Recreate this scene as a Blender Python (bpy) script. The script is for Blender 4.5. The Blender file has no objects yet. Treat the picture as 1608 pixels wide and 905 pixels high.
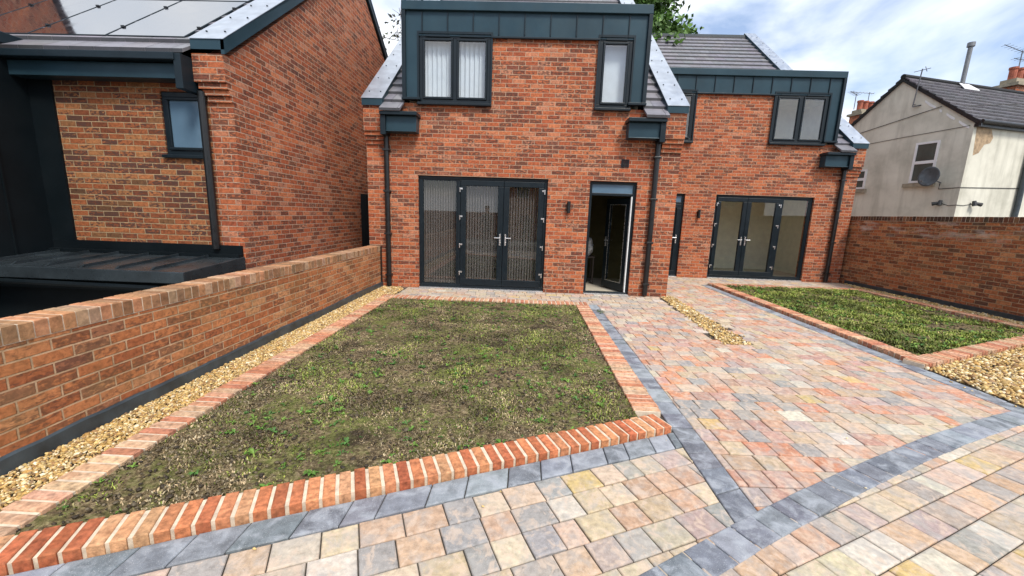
import bpy, bmesh, math, random
import numpy as np
from mathutils import Vector, Matrix, noise as mnoise
random.seed(7); rng = np.random.default_rng(7)
R = math.radians
sc = bpy.context.scene
col = sc.collection

# ------------------------------------------------------------------ camera, sky, sun, exposure
cam = bpy.data.cameras.new("camera"); camo = bpy.data.objects.new("camera", cam); col.objects.link(camo)
cam.sensor_width = 36.0; cam.lens = 636.38/1608*36; cam.clip_start = 0.05; cam.clip_end = 2000
def cam_rot(pitch, yaw, roll):
    f = Vector((-math.sin(yaw)*math.cos(pitch), math.cos(yaw)*math.cos(pitch), -math.sin(pitch)))
    r = Vector((math.cos(yaw), math.sin(yaw), 0)); u = r.cross(f)
    r2 = r*math.cos(roll)+u*math.sin(roll); u2 = -r*math.sin(roll)+u*math.cos(roll)
    return Matrix((r2, u2, -f)).transposed()
camo.matrix_world = Matrix.Translation((0, 0, 1.5)) @ cam_rot(0.18048, 0.0290, 0.03378).to_4x4()
sc.camera = camo
SUN_EL, SUN_AZ = 52, 152      # azimuth clockwise from +Y: behind the camera, to the right
w = bpy.data.worlds.new("World"); sc.world = w; w.use_nodes = True
nt = w.node_tree; nt.nodes.clear()
def wn(t, **k):
    n = nt.nodes.new(t)
    for a, b in k.items(): setattr(n, a, b)
    return n
sky = wn('ShaderNodeTexSky', sky_type='NISHITA', sun_disc=False)
sky.sun_elevation = R(SUN_EL); sky.sun_rotation = R(SUN_AZ); sky.altitude = 50; sky.air_density = 1.0; sky.dust_density = 2.0; sky.ozone_density = 1.5
tc = wn('ShaderNodeTexCoord'); mp = wn('ShaderNodeMapping'); mp.inputs['Scale'].default_value = (1.0, 1.0, 2.2); mp.inputs['Location'].default_value = (.35, .1, .2)
no = wn('ShaderNodeTexNoise'); no.inputs['Scale'].default_value = 2.3; no.inputs['Detail'].default_value = 7; no.inputs['Roughness'].default_value = .52; no.inputs['Distortion'].default_value = .35
cr = wn('ShaderNodeValToRGB'); cr.color_ramp.elements[0].position = .41; cr.color_ramp.elements[1].position = .55
cr.color_ramp.elements[0].color = (.12, .12, .12, 1); cr.color_ramp.elements[1].color = (1, 1, 1, 1)
no2 = wn('ShaderNodeTexNoise'); no2.inputs['Scale'].default_value = 4.5; no2.inputs['Detail'].default_value = 6
cr2 = wn('ShaderNodeValToRGB'); cr2.color_ramp.elements[0].color = (7.6, 8.4, 9.6, 1); cr2.color_ramp.elements[1].color = (9.8, 10.0, 10.3, 1)
cr2.color_ramp.elements[0].position = .35; cr2.color_ramp.elements[1].position = .62
mx = wn('ShaderNodeMix', data_type='RGBA'); bg = wn('ShaderNodeBackground'); bg.inputs['Strength'].default_value = .092
ou = wn('ShaderNodeOutputWorld'); L = nt.links.new
L(tc.outputs['Generated'], mp.inputs['Vector']); L(mp.outputs[0], no.inputs['Vector']); L(mp.outputs[0], no2.inputs['Vector'])
L(no.outputs['Fac'], cr.inputs['Fac']); L(no2.outputs['Fac'], cr2.inputs['Fac'])
L(cr.outputs['Color'], mx.inputs['Factor']); mb_ = wn('ShaderNodeMix', data_type='RGBA', blend_type='MULTIPLY'); mb_.inputs['Factor'].default_value = 1; mb_.inputs['B'].default_value = (1.5, 1.5, 1.55, 1); L(sky.outputs[0], mb_.inputs['A']); L(mb_.outputs['Result'], mx.inputs['A']); L(cr2.outputs['Color'], mx.inputs['B'])
L(mx.outputs['Result'], bg.inputs['Color']); L(bg.outputs[0], ou.inputs[0])
sun = bpy.data.lights.new("sun", 'SUN'); sun.energy = 2.3; sun.angle = R(14); sun.color = (1, .95, .87)
suno = bpy.data.objects.new("sun", sun); col.objects.link(suno)
sd = Vector((math.sin(R(SUN_AZ))*math.cos(R(SUN_EL)), math.cos(R(SUN_AZ))*math.cos(R(SUN_EL)), math.sin(R(SUN_EL))))
suno.rotation_euler = sd.to_track_quat('Z', 'Y').to_euler(); suno.location = (0, 0, 30)
sc.view_settings.view_transform = 'Standard'; sc.view_settings.look = 'None'; sc.view_settings.exposure = 0.64; sc.view_settings.gamma = 1
sc.render.engine = 'CYCLES'; sc.cycles.transparent_max_bounces = 24; sc.cycles.max_bounces = 8

# ------------------------------------------------------------------ materials
class NT:
    def __init__(s, name):
        s.m = bpy.data.materials.new(name); s.m.use_nodes = True; s.t = s.m.node_tree; s.t.nodes.clear()
        s.out = s.n('ShaderNodeOutputMaterial'); s.b = s.n('ShaderNodeBsdfPrincipled'); s.l(s.b.outputs[0], s.out.inputs[0])
    def n(s, t, **k):
        x = s.t.nodes.new(t)
        for a, b in k.items(): setattr(x, a, b)
        return x
    def l(s, a, b): s.t.links.new(a, b)
    def inp(s, sock, v):
        if isinstance(v, bpy.types.NodeSocket): s.l(v, sock)
        else: sock.default_value = v
    def math(s, op, a, b=0.0, c=None):
        x = s.n('ShaderNodeMath', operation=op); s.inp(x.inputs[0], a); s.inp(x.inputs[1], b)
        if c is not None: s.inp(x.inputs[2], c)
        return x.outputs[0]
    def mix(s, f, a, b, mode='MIX'):
        x = s.n('ShaderNodeMix', data_type='RGBA', blend_type=mode); s.inp(x.inputs['Factor'], f)
        s.inp(x.inputs['A'], a); s.inp(x.inputs['B'], b); return x.outputs['Result']
    def ramp(s, f, els, interp='LINEAR'):
        x = s.n('ShaderNodeValToRGB'); r = x.color_ramp; r.interpolation = interp
        while len(r.elements) < len(els): r.elements.new(.5)
        for e, (p, c) in zip(r.elements, els):
            e.position = p; e.color = (c, c, c, 1) if isinstance(c, (int, float)) else (*c, 1)
        s.inp(x.inputs[0], f); return x.outputs[0]
    def noise(s, vec, scale, detail=4, rough=.55, dist=0):
        x = s.n('ShaderNodeTexNoise'); x.inputs['Scale'].default_value = scale; x.inputs['Detail'].default_value = detail
        x.inputs['Roughness'].default_value = rough; x.inputs['Distortion'].default_value = dist
        if vec is not None: s.l(vec, x.inputs['Vector'])
        return x.outputs['Fac']
    def bump(s, h, strength=.5, dist=.01):
        x = s.n('ShaderNodeBump'); x.inputs['Strength'].default_value = strength; x.inputs['Distance'].default_value = dist
        s.l(h, x.inputs['Height']); s.l(x.outputs[0], s.b.inputs['Normal'])
    def pos(s): return s.n('ShaderNodeNewGeometry').outputs['Position']
    def scalev(s, v, sc_):
        x = s.n('ShaderNodeMapping'); x.inputs['Scale'].default_value = sc_; s.l(v, x.inputs['Vector']); return x.outputs[0]
    def set(s, rough=.6, metal=0, spec=.5, colr=None):
        s.inp(s.b.inputs['Roughness'], rough); s.inp(s.b.inputs['Metallic'], metal); s.inp(s.b.inputs['Specular IOR Level'], spec)
        if colr is not None: s.inp(s.b.inputs['Base Color'], colr if isinstance(colr, bpy.types.NodeSocket) else (*colr, 1))
        return s.m

def simple(name, c, rough=.5, metal=0, spec=.5, var=.15, vs=6, bump=0, bs=60):
    t = NT(name); p = t.pos()
    f = t.noise(p, vs, 5)
    k = t.ramp(f, [(.3, 1-var), (.7, 1+var)])
    t.set(rough, metal, spec, t.mix(1.0, (*c, 1), k, 'MULTIPLY'))
    rr = t.ramp(t.noise(p, vs*2.3, 4), [(.3, max(.03, rough-.1)), (.7, min(1, rough+.1))]); t.l(rr, t.b.inputs['Roughness'])
    if bump: t.bump(t.noise(p, bs, 4), bump, .004)
    return t.m

def brick_mat(name, pal, mortar, dark=.5, salt=0.0, moss=0.0, half=.0052, pal_shift=0.0, seed=0.0):
    t = NT(name)
    uv = t.n('ShaderNodeUVMap').outputs[0]
    wv = t.n('ShaderNodeTexNoise'); wv.inputs['Scale'].default_value = 2.5; t.l(uv, wv.inputs['Vector'])
    sp = t.n('ShaderNodeSeparateXYZ'); t.l(uv, sp.inputs[0]); u0, v0 = sp.outputs[0], sp.outputs[1]
    sw = t.n('ShaderNodeSeparateXYZ'); t.l(wv.outputs['Color'], sw.inputs[0])
    v = t.math('ADD', v0, t.math('MULTIPLY', t.math('SUBTRACT', sw.outputs[0], .5), .010))
    u = t.math('ADD', u0, t.math('MULTIPLY', t.math('SUBTRACT', sw.outputs[1], .5), .014))
    vr = t.math('DIVIDE', v, .075); row = t.math('FLOOR', vr); fv = t.math('SUBTRACT', vr, row)
    half_off = t.math('MULTIPLY', t.math('MODULO', t.math('ADD', row, 200.0), 2.0), .5)
    rj = t.n('ShaderNodeTexWhiteNoise', noise_dimensions='1D'); t.l(row, rj.inputs['W'])
    ur = t.math('ADD', t.math('ADD', t.math('DIVIDE', u, .225), half_off), t.math('MULTIPLY', rj.outputs['Value'], .09))
    colm = t.math('FLOOR', ur); fu = t.math('SUBTRACT', ur, colm)
    mu = t.math('MULTIPLY', t.math('MINIMUM', fu, t.math('SUBTRACT', 1.0, fu)), .225)
    mv = t.math('MULTIPLY', t.math('MINIMUM', fv, t.math('SUBTRACT', 1.0, fv)), .075)
    d = t.math('MINIMUM', mu, mv)
    fine = t.noise(uv, 90, 3); med = t.noise(uv, 26, 5, .6, .6)
    d = t.math('ADD', d, t.math('MULTIPLY', t.math('SUBTRACT', fine, .5), .005))
    mask = t.n('ShaderNodeMapRange', interpolation_type='SMOOTHSTEP'); t.l(d, mask.inputs[0])
    mask.inputs[1].default_value = half-.0012; mask.inputs[2].default_value = half+.0018
    mask = mask.outputs[0]
    cv = t.n('ShaderNodeCombineXYZ'); t.l(colm, cv.inputs[0]); t.l(row, cv.inputs[1]); cv.inputs[2].default_value = seed
    wnz = t.n('ShaderNodeTexWhiteNoise', noise_dimensions='3D'); t.l(cv.outputs[0], wnz.inputs['Vector'])
    wc = t.n('ShaderNodeSeparateXYZ'); t.l(wnz.outputs['Color'], wc.inputs[0])
    base = t.ramp(wc.outputs[0], pal)
    base = t.mix(1.0, base, t.ramp(med, [(.28, .52), (.5, 1.0), (.74, 1.42)]), 'MULTIPLY')
    # burnt smears: each brick has its own amount
    sm = t.noise(t.scalev(uv, (1, 2.2, 1)), 19, 4, .6, .4)
    thr = t.math('ADD', sm, t.math('MULTIPLY', wc.outputs[1], .30))
    dk = t.ramp(thr, [(.66, 0.0), (.76, 1.0)])
    base = t.mix(t.math('MULTIPLY', dk, dark), base, (.085, .040, .030, 1))
    big = t.noise(uv, .9, 3)
    base = t.mix(1.0, base, t.ramp(big, [(.3, .86), (.7, 1.12)]), 'MULTIPLY')
    mort = t.mix(1.0, (*mortar, 1), t.ramp(t.noise(uv, 14, 5), [(.3, .72), (.7, 1.2)]), 'MULTIPLY')
    c = t.mix(mask, mort, base)
    if salt:
        s1 = t.ramp(t.noise(t.scalev(uv, (1, 3.2, 1)), 1.7, 6, .65), [(.50, 0.0), (.68, 1.0)])
        band = t.ramp(v0, [(.0, .15), (1.0, .15)]) if salt < 0 else t.ramp(t.math('DIVIDE', v0, 2.0), [(.60, .0), (.72, 1.0), (.80, 1.0), (.84, .3)])
        c = t.mix(t.math('MULTIPLY', t.math('MULTIPLY', s1, band), abs(salt)), c, (.55, .50, .46, 1))
    if moss:
        s2 = t.ramp(t.noise(uv, 2.6, 5, .6), [(.48, 0.0), (.66, 1.0)])
        c = t.mix(t.math('MULTIPLY', s2, moss), c, (.17, .13, .05, 1))
    t.set(.86, 0, .25, c)
    hgt = t.math('ADD', t.math('MULTIPLY', mask, 1.0), t.math('MULTIPLY', med, .45))
    t.bump(hgt, .75, .008)
    return t.m

PAL = [(.0, (.28, .072, .034)), (.25, (.36, .096, .041)), (.55, (.415, .122, .051)), (.80, (.45, .148, .064)), (.95, (.45, .19, .11)), (1, (.18, .058, .036))]
PALY = [(.0, (.13, .040, .020)), (.3, (.23, .070, .028)), (.6, (.31, .100, .038)), (.85, (.33, .14, .055)), (1, (.10, .05, .025))]  # left house front: wall's shade is darkened into these brick colours
PALL = [(.0, (.34, .110, .045)), (.35, (.43, .155, .060)), (.7, (.48, .19, .078)), (.9, (.50, .24, .11)), (1, (.28, .11, .06))]
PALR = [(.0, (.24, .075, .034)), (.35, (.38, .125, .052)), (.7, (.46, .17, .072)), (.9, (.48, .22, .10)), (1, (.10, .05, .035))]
M = {}
M['brick'] = brick_mat('red facing brick', PAL, (.43, .29, .20), .85)
M['brick_gable'] = brick_mat('gable facing brick', PAL, (.41, .28, .20), .8, seed=3)
M['brick_left'] = brick_mat('shade darkened smoky brick', PALY, (.36, .26, .15), 1.0, seed=5)
M['brick_low'] = brick_mat('garden wall brick', PALL, (.46, .31, .19), .6, moss=.28, seed=8)
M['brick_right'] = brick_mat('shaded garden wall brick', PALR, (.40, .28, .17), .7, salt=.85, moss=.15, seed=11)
M['brick_far'] = brick_mat('old terrace brick', PAL, (.3, .25, .2), .5, seed=21)

def attr_mat(name, rough=.8, spec=.3, vs=40, lo=.75, hi=1.22, bump=.5, bscale=120, mottled=None, grain=.0, mott2=None):
    t = NT(name); a = t.n('ShaderNodeVertexColor', layer_name='tint'); p = t.pos()
    c = t.mix(1.0, a.outputs[0], t.ramp(t.noise(p, vs, 6, .6), [(.3, lo), (.7, hi)]), 'MULTIPLY')
    if mottled:
        c = t.mix(t.ramp(t.noise(p, 9, 5, .6, .5), [(.46, 0.0), (.64, mottled[3])]), c, (*mottled[:3], 1))
    if mott2: c = t.mix(t.ramp(t.noise(t.scalev(p, (1.1, .9, 1)), 15, 5, .6, .8), [(.50, 0.0), (.62, mott2[3])]), c, (*mott2[:3], 1))
    if grain:
        c = t.mix(t.ramp(t.noise(p, 230, 3, .7), [(.58, 0.0), (.72, grain)]), c, (.75, .75, .74, 1))
    t.set(rough, 0, spec, c); t.bump(t.noise(p, bscale, 5, .65), bump, .004); return t.m
M['paver'] = attr_mat('tumbled block paver', .80, .3, 30, .70, 1.26, .7, 140, (.35, .33, .31, .62), .35, (.60, .46, .35, .55))
M['paver_grey'] = attr_mat('charcoal block paver', .72, .4, 16, .72, 1.3, .6, 130, (.35, .375, .41, .7), .5)
M['edge_brick'] = attr_mat('rough red edging brick', .85, .25, 34, .48, 1.45, 1.0, 55, (.48, .20, .09, .3), .06)
M['coping_brick'] = attr_mat('brick on edge coping', .88, .2, 26, .65, 1.35, .8, 70, (.20, .15, .07, .22), .0)
M['gravel'] = attr_mat('golden gravel', .65, .4, 60, .75, 1.25, .3, 200)
M['leaf'] = attr_mat('leaf', .55, .3, 3, .8, 1.2, 0, 10)
M['grass'] = attr_mat('grass blades', .6, .25, 8, .7, 1.3, 0, 10)
M['tile'] = attr_mat('concrete roof tile', .42, .5, 9, .8, 1.2, .25, 90)
M['tile_n'] = attr_mat('old concrete roof tile', .6, .4, 5, .75, 1.25, .3, 60)
M['mortar'] = simple('pale cement mortar', (.60, .50, .38), .9, var=.25, vs=20, bump=.6, bs=120)
M['sand'] = simple('dark jointing sand', (.055, .045, .034), .95, var=.5, vs=30, bump=.6)
M['ground'] = simple('bare hard standing', (.20, .19, .17), .95, var=.25, vs=2, bump=.5)
M['metal'] = simple('anthracite zinc cladding', (.020, .047, .064), .40, .15, 0.28, var=.16, vs=1.6)
M['metal_dk'] = simple('anthracite trim', (.010, .019, .026), .42, .1, 0.25, var=.15, vs=3)
M['black_clad'] = simple('black metal cladding', (.004, .007, .009), .5, .0, 0.19, var=.2, vs=1.5)
M['lead'] = simple('weathered zinc roofing', (.05, .065, .075), .30, .55, .5, var=.35, vs=3)
M['cap'] = simple('pale metal capping', (.52, .56, .61), .38, .8, .5, var=.16, vs=4)  # cap sheet set paler than the verge sides
M['frame'] = simple('anthracite window frame', (.006, .012, .017), .38, 0, .3, var=.12, vs=5)
M['upvc'] = simple('white plastic', (.72, .73, .73), .4, 0, .5, var=.06)
M['steel'] = simple('brushed steel handle', (.66, .66, .66), .28, .8, .5, var=.08)
M['blind'] = simple('white blind fabric', (.60, .64, .70), .85, 0, .2, var=.06)
M['blind_dk'] = simple('grey blind fabric', (.115, .10, .095), .85, 0, .2, var=.08)
M['black_plastic'] = simple('black pipe plastic', (.009, .010, .011), .35, 0, .5, var=.15)
M['membrane'] = simple('tanking membrane', (.035, .047, .055), .38, 0, .5, var=.45, vs=7, bump=.5, bs=30)
M['room'] = simple('painted plaster', (.82, .78, .62), .9, var=.08)
M['room_floor'] = simple('room floor', (.50, .45, .36), .6, var=.12)
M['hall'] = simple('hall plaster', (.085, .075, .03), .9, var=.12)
M['bark'] = simple('bark', (.09, .07, .05), .95, var=.4, vs=8, bump=.8)
M['stone'] = simple('weathered stone', (.30, .26, .19), .9, var=.3, vs=6, bump=.5)
M['pot'] = simple('terracotta pot', (.32, .09, .05), .8, var=.35, vs=6)
M['galv'] = simple('dull galvanised flue', (.19, .20, .21), .55, .4, .4, var=.2)
M['antenna'] = simple('aerial metal', (.12, .12, .13), .45, .6, .5)
M['cable'] = simple('black cable', (.02, .02, .02), .6)
M['dish'] = simple('grey dish', (.085, .10, .11), .55, .2, .4, var=.3)
M['bag'] = simple('white plastic bag', (.60, .62, .62), .5, bump=1, bs=20)
M['dark_wood'] = simple('dark wood', (.03, .02, .015), .5)
M['green_sheet'] = simple('green board', (.05, .35, .16), .6)
M['coat'] = simple('dark coat', (.015, .015, .02), .85)
M['skin'] = simple('skin', (.50, .28, .20), .55)
M['hair'] = simple('hair', (.03, .02, .015), .7)
def render_mat():
    t = NT('grey render'); p = t.pos()
    c = t.ramp(t.noise(p, 1.1, 7, .6), [(.3, (.46, .445, .37)), (.5, (.61, .59, .50)), (.72, (.70, .68, .58))])
    st = t.ramp(t.noise(t.scalev(p, (3, 3, .35)), 1.3, 5, .6), [(.5, 0.0), (.75, .55)])
    c = t.mix(st, c, (.32, .31, .25, 1)); t.set(.93, 0, .2, c); t.bump(t.noise(p, 45, 5), .4, .006); return t.m
M['render'] = render_mat()
M['render_pink'] = simple('bare patch in render', (.36, .26, .16), .95, var=.35, vs=9, bump=.6)
M['algae'] = simple('algae streak on render', (.15, .16, .13), .95, var=.45, vs=5, bump=.4)
def soil_mat():
    t = NT('soil and moss'); p = t.pos()
    n1 = t.noise(p, 2.3, 6, .6, .4); n2 = t.noise(p, 38, 5, .7)
    c = t.ramp(n2, [(.32, (.020, .015, .009)), (.5, (.15, .11, .060)), (.68, (.38, .30, .18))])
    c = t.mix(t.ramp(t.noise(p, 1.5, 5, .6), [(.54, 0.0), (.63, .85)]), c, (.030, .022, .014, 1))
    g = t.ramp(t.math('ADD', t.math('MULTIPLY', n1, .7), t.math('MULTIPLY', t.noise(p, 14, 4), .35)), [(.48, 0.0), (.60, .85)])
    c = t.mix(g, c, t.ramp(n2, [(.3, (.06, .07, .018)), (.7, (.20, .22, .06))]))
    t.set(.95, 0, .15, c); t.bump(t.math('ADD', n2, t.noise(p, 110, 3)), 1.0, .012); return t.m
M['soil'] = soil_mat()
def glass_mat(name, ior=1.8, tint=(.96, .98, .98)):
    t = NT(name); t.t.nodes.remove(t.b)
    g = t.n('ShaderNodeBsdfGlossy'); g.inputs['Roughness'].default_value = .01; tr = t.n('ShaderNodeBsdfTransparent'); tr.inputs[0].default_value = (*tint, 1)
    f = t.n('ShaderNodeFresnel'); f.inputs['IOR'].default_value = ior
    bf = t.n('ShaderNodeNewGeometry').outputs['Backfacing']   # no false total reflection on the inner face of a sheet that does not refract
    m = t.n('ShaderNodeMixShader'); t.l(t.math('MULTIPLY', f.outputs[0], t.math('SUBTRACT', 1.0, bf)), m.inputs[0]); t.l(tr.outputs[0], m.inputs[1]); t.l(g.outputs[0], m.inputs[2]); t.l(m.outputs[0], t.out.inputs[0])
    return t.m
M['glass'] = glass_mat('clear glazing')
M['glass_up'] = glass_mat('upper glazing', 2.3)
M['glass_obs'] = simple('obscured glazing', (.10, .17, .24), .12, 0, .9, var=.12, vs=2)
M['pv'] = simple('solar glass', (.012, .013, .018), .04, 0, 1.0, var=.1, vs=3)
M['pv'].node_tree.nodes['Principled BSDF'].inputs['IOR'].default_value = 3.0

# ------------------------------------------------------------------ mesh helpers
def tag(o, label=None, cat=None, group=None, kind=None):
    for k, v in (('label', label), ('category', cat), ('group', group), ('kind', kind)):
        if v: o[k] = v
    return o
def thing(name, label, cat, loc=(0, 0, 0), group=None):
    o = bpy.data.objects.new(name, None); col.objects.link(o); o.location = loc; o.empty_display_size = .2
    return tag(o, label, cat, group)
def root_loc(o):
    v = Vector((0, 0, 0))
    while o is not None: v += o.location; o = o.parent
    return v
class MB:
    """collects faces in world coordinates, builds one mesh object"""
    def __init__(s): s.v = []; s.f = []; s.c = []; s.fm = []; s.pieces = []
    def add(s, vs, fs, c=None, m=0):
        n = len(s.v); s.v.extend(tuple(p) for p in vs); s.pieces.append((len(s.f), len(s.f)+len(fs)))
        for f in fs: s.f.append(tuple(i+n for i in f)); s.c.append(c); s.fm.append(m)
        return s
    def box(s, x0, x1, y0, y1, z0, z1, c=None, m=0):
        x0, x1 = min(x0, x1), max(x0, x1); y0, y1 = min(y0, y1), max(y0, y1); z0, z1 = min(z0, z1), max(z0, z1)
        return s.add([(x0, y0, z0), (x1, y0, z0), (x1, y1, z0), (x0, y1, z0), (x0, y0, z1), (x1, y0, z1), (x1, y1, z1), (x0, y1, z1)],
              [(0, 3, 2, 1), (4, 5, 6, 7), (0, 1, 5, 4), (1, 2, 6, 5), (2, 3, 7, 6), (3, 0, 4, 7)], c, m)
    def quad(s, a, b, c_, d, c=None, m=0): return s.add([a, b, c_, d], [(0, 1, 2, 3)], c, m)
    def prism(s, poly, vec, c=None, m=0):
        n = len(poly); vec = Vector(vec); a = [Vector(p) for p in poly]; b = [p+vec for p in a]
        fs = [tuple(range(n-1, -1, -1)), tuple(range(n, 2*n))]+[(i, (i+1) % n, n+(i+1) % n, n+i) for i in range(n)]
        return s.add(a+b, fs, c, m)
    def tube(s, pts, r, seg=10, c=None, r2=None, cap=True, m=0):
        pts = [Vector(p) for p in pts]; rings = []; n = len(pts)
        for i, p in enumerate(pts):
            d = (pts[min(i+1, n-1)]-pts[max(i-1, 0)]).normalized()
            up = Vector((0, 0, 1)) if abs(d.z) < .9 else Vector((1, 0, 0))
            a = d.cross(up).normalized(); b = d.cross(a)
            rr = r if r2 is None else r+(r2-r)*i/(n-1)
            rings.append([p+a*math.cos(2*math.pi*k/seg)*rr+b*math.sin(2*math.pi*k/seg)*rr for k in range(seg)])
        vs = [q for g in rings for q in g]; fs = []
        for i in range(n-1):
            for k in range(seg):
                fs.append((i*seg+k, i*seg+(k+1) % seg, (i+1)*seg+(k+1) % seg, (i+1)*seg+k))
        if cap: fs += [tuple(range(seg)), tuple(range((n-1)*seg, n*seg))[::-1]]
        return s.add(vs, fs, c, m)
    def split(s, name, mat, parent=None, **k):
        n = 0
        for a, b in s.pieces:
            q = MB(); off = min(min(f) for f in s.f[a:b]); 
            idx = sorted({i for f in s.f[a:b] for i in f}); mp_ = {j: i for i, j in enumerate(idx)}
            q.v = [s.v[i] for i in idx]; q.f = [tuple(mp_[i] for i in f) for f in s.f[a:b]]; q.c = s.c[a:b]; q.fm = s.fm[a:b]
            o = q.build(name, mat, parent, **k)
        return o
    def build(s, name, mat, parent=None, bevel=0, smooth=False, kind=None, recalc=True, label=None):
        o0 = root_loc(parent)
        me = bpy.data.meshes.new(name)
        me.from_pydata([(x-o0.x, y-o0.y, z-o0.z) for x, y, z in s.v], [], s.f)
        if recalc:
            bm = bmesh.new(); bm.from_mesh(me); bmesh.ops.recalc_face_normals(bm, faces=bm.faces); bm.to_mesh(me); bm.free()
        me.update()
        uvl = me.uv_layers.new(name='UVMap')
        co = np.array([v for v in s.v], dtype=float).reshape(-1, 3)
        nl = len(me.loops); li = np.zeros(nl, dtype=np.int32); me.loops.foreach_get('vertex_index', li)
        npoly = len(me.polygons); nr = np.zeros(npoly*3); me.polygons.foreach_get('normal', nr); nr = nr.reshape(-1, 3)
        tot = np.zeros(npoly, dtype=np.int32); me.polygons.foreach_get('loop_total', tot)
        pn = np.repeat(nr, tot, axis=0); P = co[li]
        hor = np.abs(pn[:, 2]) > .75
        h = np.stack([-pn[:, 1], pn[:, 0]], 1); ln = np.linalg.norm(h, axis=1); ln[ln == 0] = 1; h /= ln[:, None]
        flip = np.where(np.abs(h[:, 0]) > np.abs(h[:, 1]), np.sign(h[:, 0]), np.sign(h[:, 1])); h *= flip[:, None]
        u = np.where(hor, P[:, 0], P[:, 0]*h[:, 0]+P[:, 1]*h[:, 1]); v = np.where(hor, P[:, 1], P[:, 2])
        uvl.data.foreach_set('uv', np.stack([u, v], 1).ravel())
        if any(c is not None for c in s.c):
            at = me.color_attributes.new('tint', 'FLOAT_COLOR', 'CORNER')
            cc = np.array([(*(c or (.5, .5, .5)), 1.0) for c in s.c]); at.data.foreach_set('color', np.repeat(cc, tot, axis=0).ravel())
        for mm in (mat if isinstance(mat, (list, tuple)) else [mat]): me.materials.append(mm)
        if isinstance(mat, (list, tuple)): me.polygons.foreach_set('material_index', s.fm)
        if smooth: me.polygons.foreach_set('use_smooth', [True]*npoly)
        o = bpy.data.objects.new(name, me); col.objects.link(o)
        if parent is not None: o.parent = parent
        if bevel:
            b = o.modifiers.new('bevel', 'BEVEL'); b.width = bevel; b.segments = 2; b.limit_method = 'ANGLE'
        if kind: o['kind'] = kind
        if label: o['label'] = label
        return o

def np_mesh(name, V, F, C, mat, kind=None, parent=None, smooth=False):
    """V (n,3), F (m,k) uniform faces, C (m,3) face colours"""
    me = bpy.data.meshes.new(name); k = F.shape[1]; m = len(F)
    me.vertices.add(len(V)); me.vertices.foreach_set('co', V.astype(np.float32).ravel())
    me.loops.add(m*k); me.loops.foreach_set('vertex_index', F.astype(np.int32).ravel())
    me.polygons.add(m); me.polygons.foreach_set('loop_start', np.arange(0, m*k, k, dtype=np.int32)); me.polygons.foreach_set('loop_total', np.full(m, k, dtype=np.int32))
    me.update(calc_edges=True)
    at = me.color_attributes.new('tint', 'FLOAT_COLOR', 'CORNER')
    cc = np.concatenate([C, np.ones((m, 1))], 1); at.data.foreach_set('color', np.repeat(cc, k, axis=0).ravel())
    me.materials.append(mat)
    if smooth: me.polygons.foreach_set('use_smooth', [True]*m)
    o = bpy.data.objects.new(name, me); col.objects.link(o)
    if kind: o['kind'] = kind
    if parent is not None: o.parent = parent
    return o

def wall_holes(mb, x0, x1, z0, z1, yf, yb, holes):
    """front wall sheet with openings and reveals; yf street side, yb room side"""
    xs = sorted({x0, x1, *[h[0] for h in holes], *[h[1] for h in holes]}); xs = [x for x in xs if x0 <= x <= x1]
    zs = sorted({z0, z1, *[h[2] for h in holes], *[h[3] for h in holes]}); zs = [z for z in zs if z0 <= z <= z1]
    def solid(i, k):
        if i < 0 or k < 0 or i >= len(xs)-1 or k >= len(zs)-1: return False
        cx, cz = (xs[i]+xs[i+1])/2, (zs[k]+zs[k+1])/2
        return not any(h[0] < cx < h[1] and h[2] < cz < h[3] for h in holes)
    for i in range(len(xs)-1):
        for k in range(len(zs)-1):
            if not solid(i, k): continue
            a, b, c, d = xs[i], xs[i+1], zs[k], zs[k+1]
            mb.quad((a, yf, c), (b, yf, c), (b, yf, d), (a, yf, d)); mb.quad((b, yb, c), (a, yb, c), (a, yb, d), (b, yb, d))
            if not solid(i-1, k): mb.quad((a, yb, c), (a, yf, c), (a, yf, d), (a, yb, d))
            if not solid(i+1, k): mb.quad((b, yf, c), (b, yb, c), (b, yb, d), (b, yf, d))
            if not solid(i, k-1): mb.quad((a, yf, c), (a, yb, c), (b, yb, c), (b, yf, c))
            if not solid(i, k+1): mb.quad((a, yf, d), (b, yf, d), (b, yb, d), (a, yb, d))

def jit(c, a=.12):
    k = 1+random.uniform(-a, a); return tuple(max(0, x*k*(1+random.uniform(-.04, .04))) for x in c)

# ------------------------------------------------------------------ ground
g = MB(); g.quad((-400, -400, -.06), (400, -400, -.06), (400, 400, -.06), (-400, 400, -.06)); g.build('ground', M['ground'], kind='structure', recalc=False)
g = MB(); g.quad((-2.8, -4, -.012), (8.35, -4, -.012), (8.35, 11.5, -.012), (-2.8, 11.5, -.012)); g.build('paving_bed', M['sand'], kind='structure', recalc=False)

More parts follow.
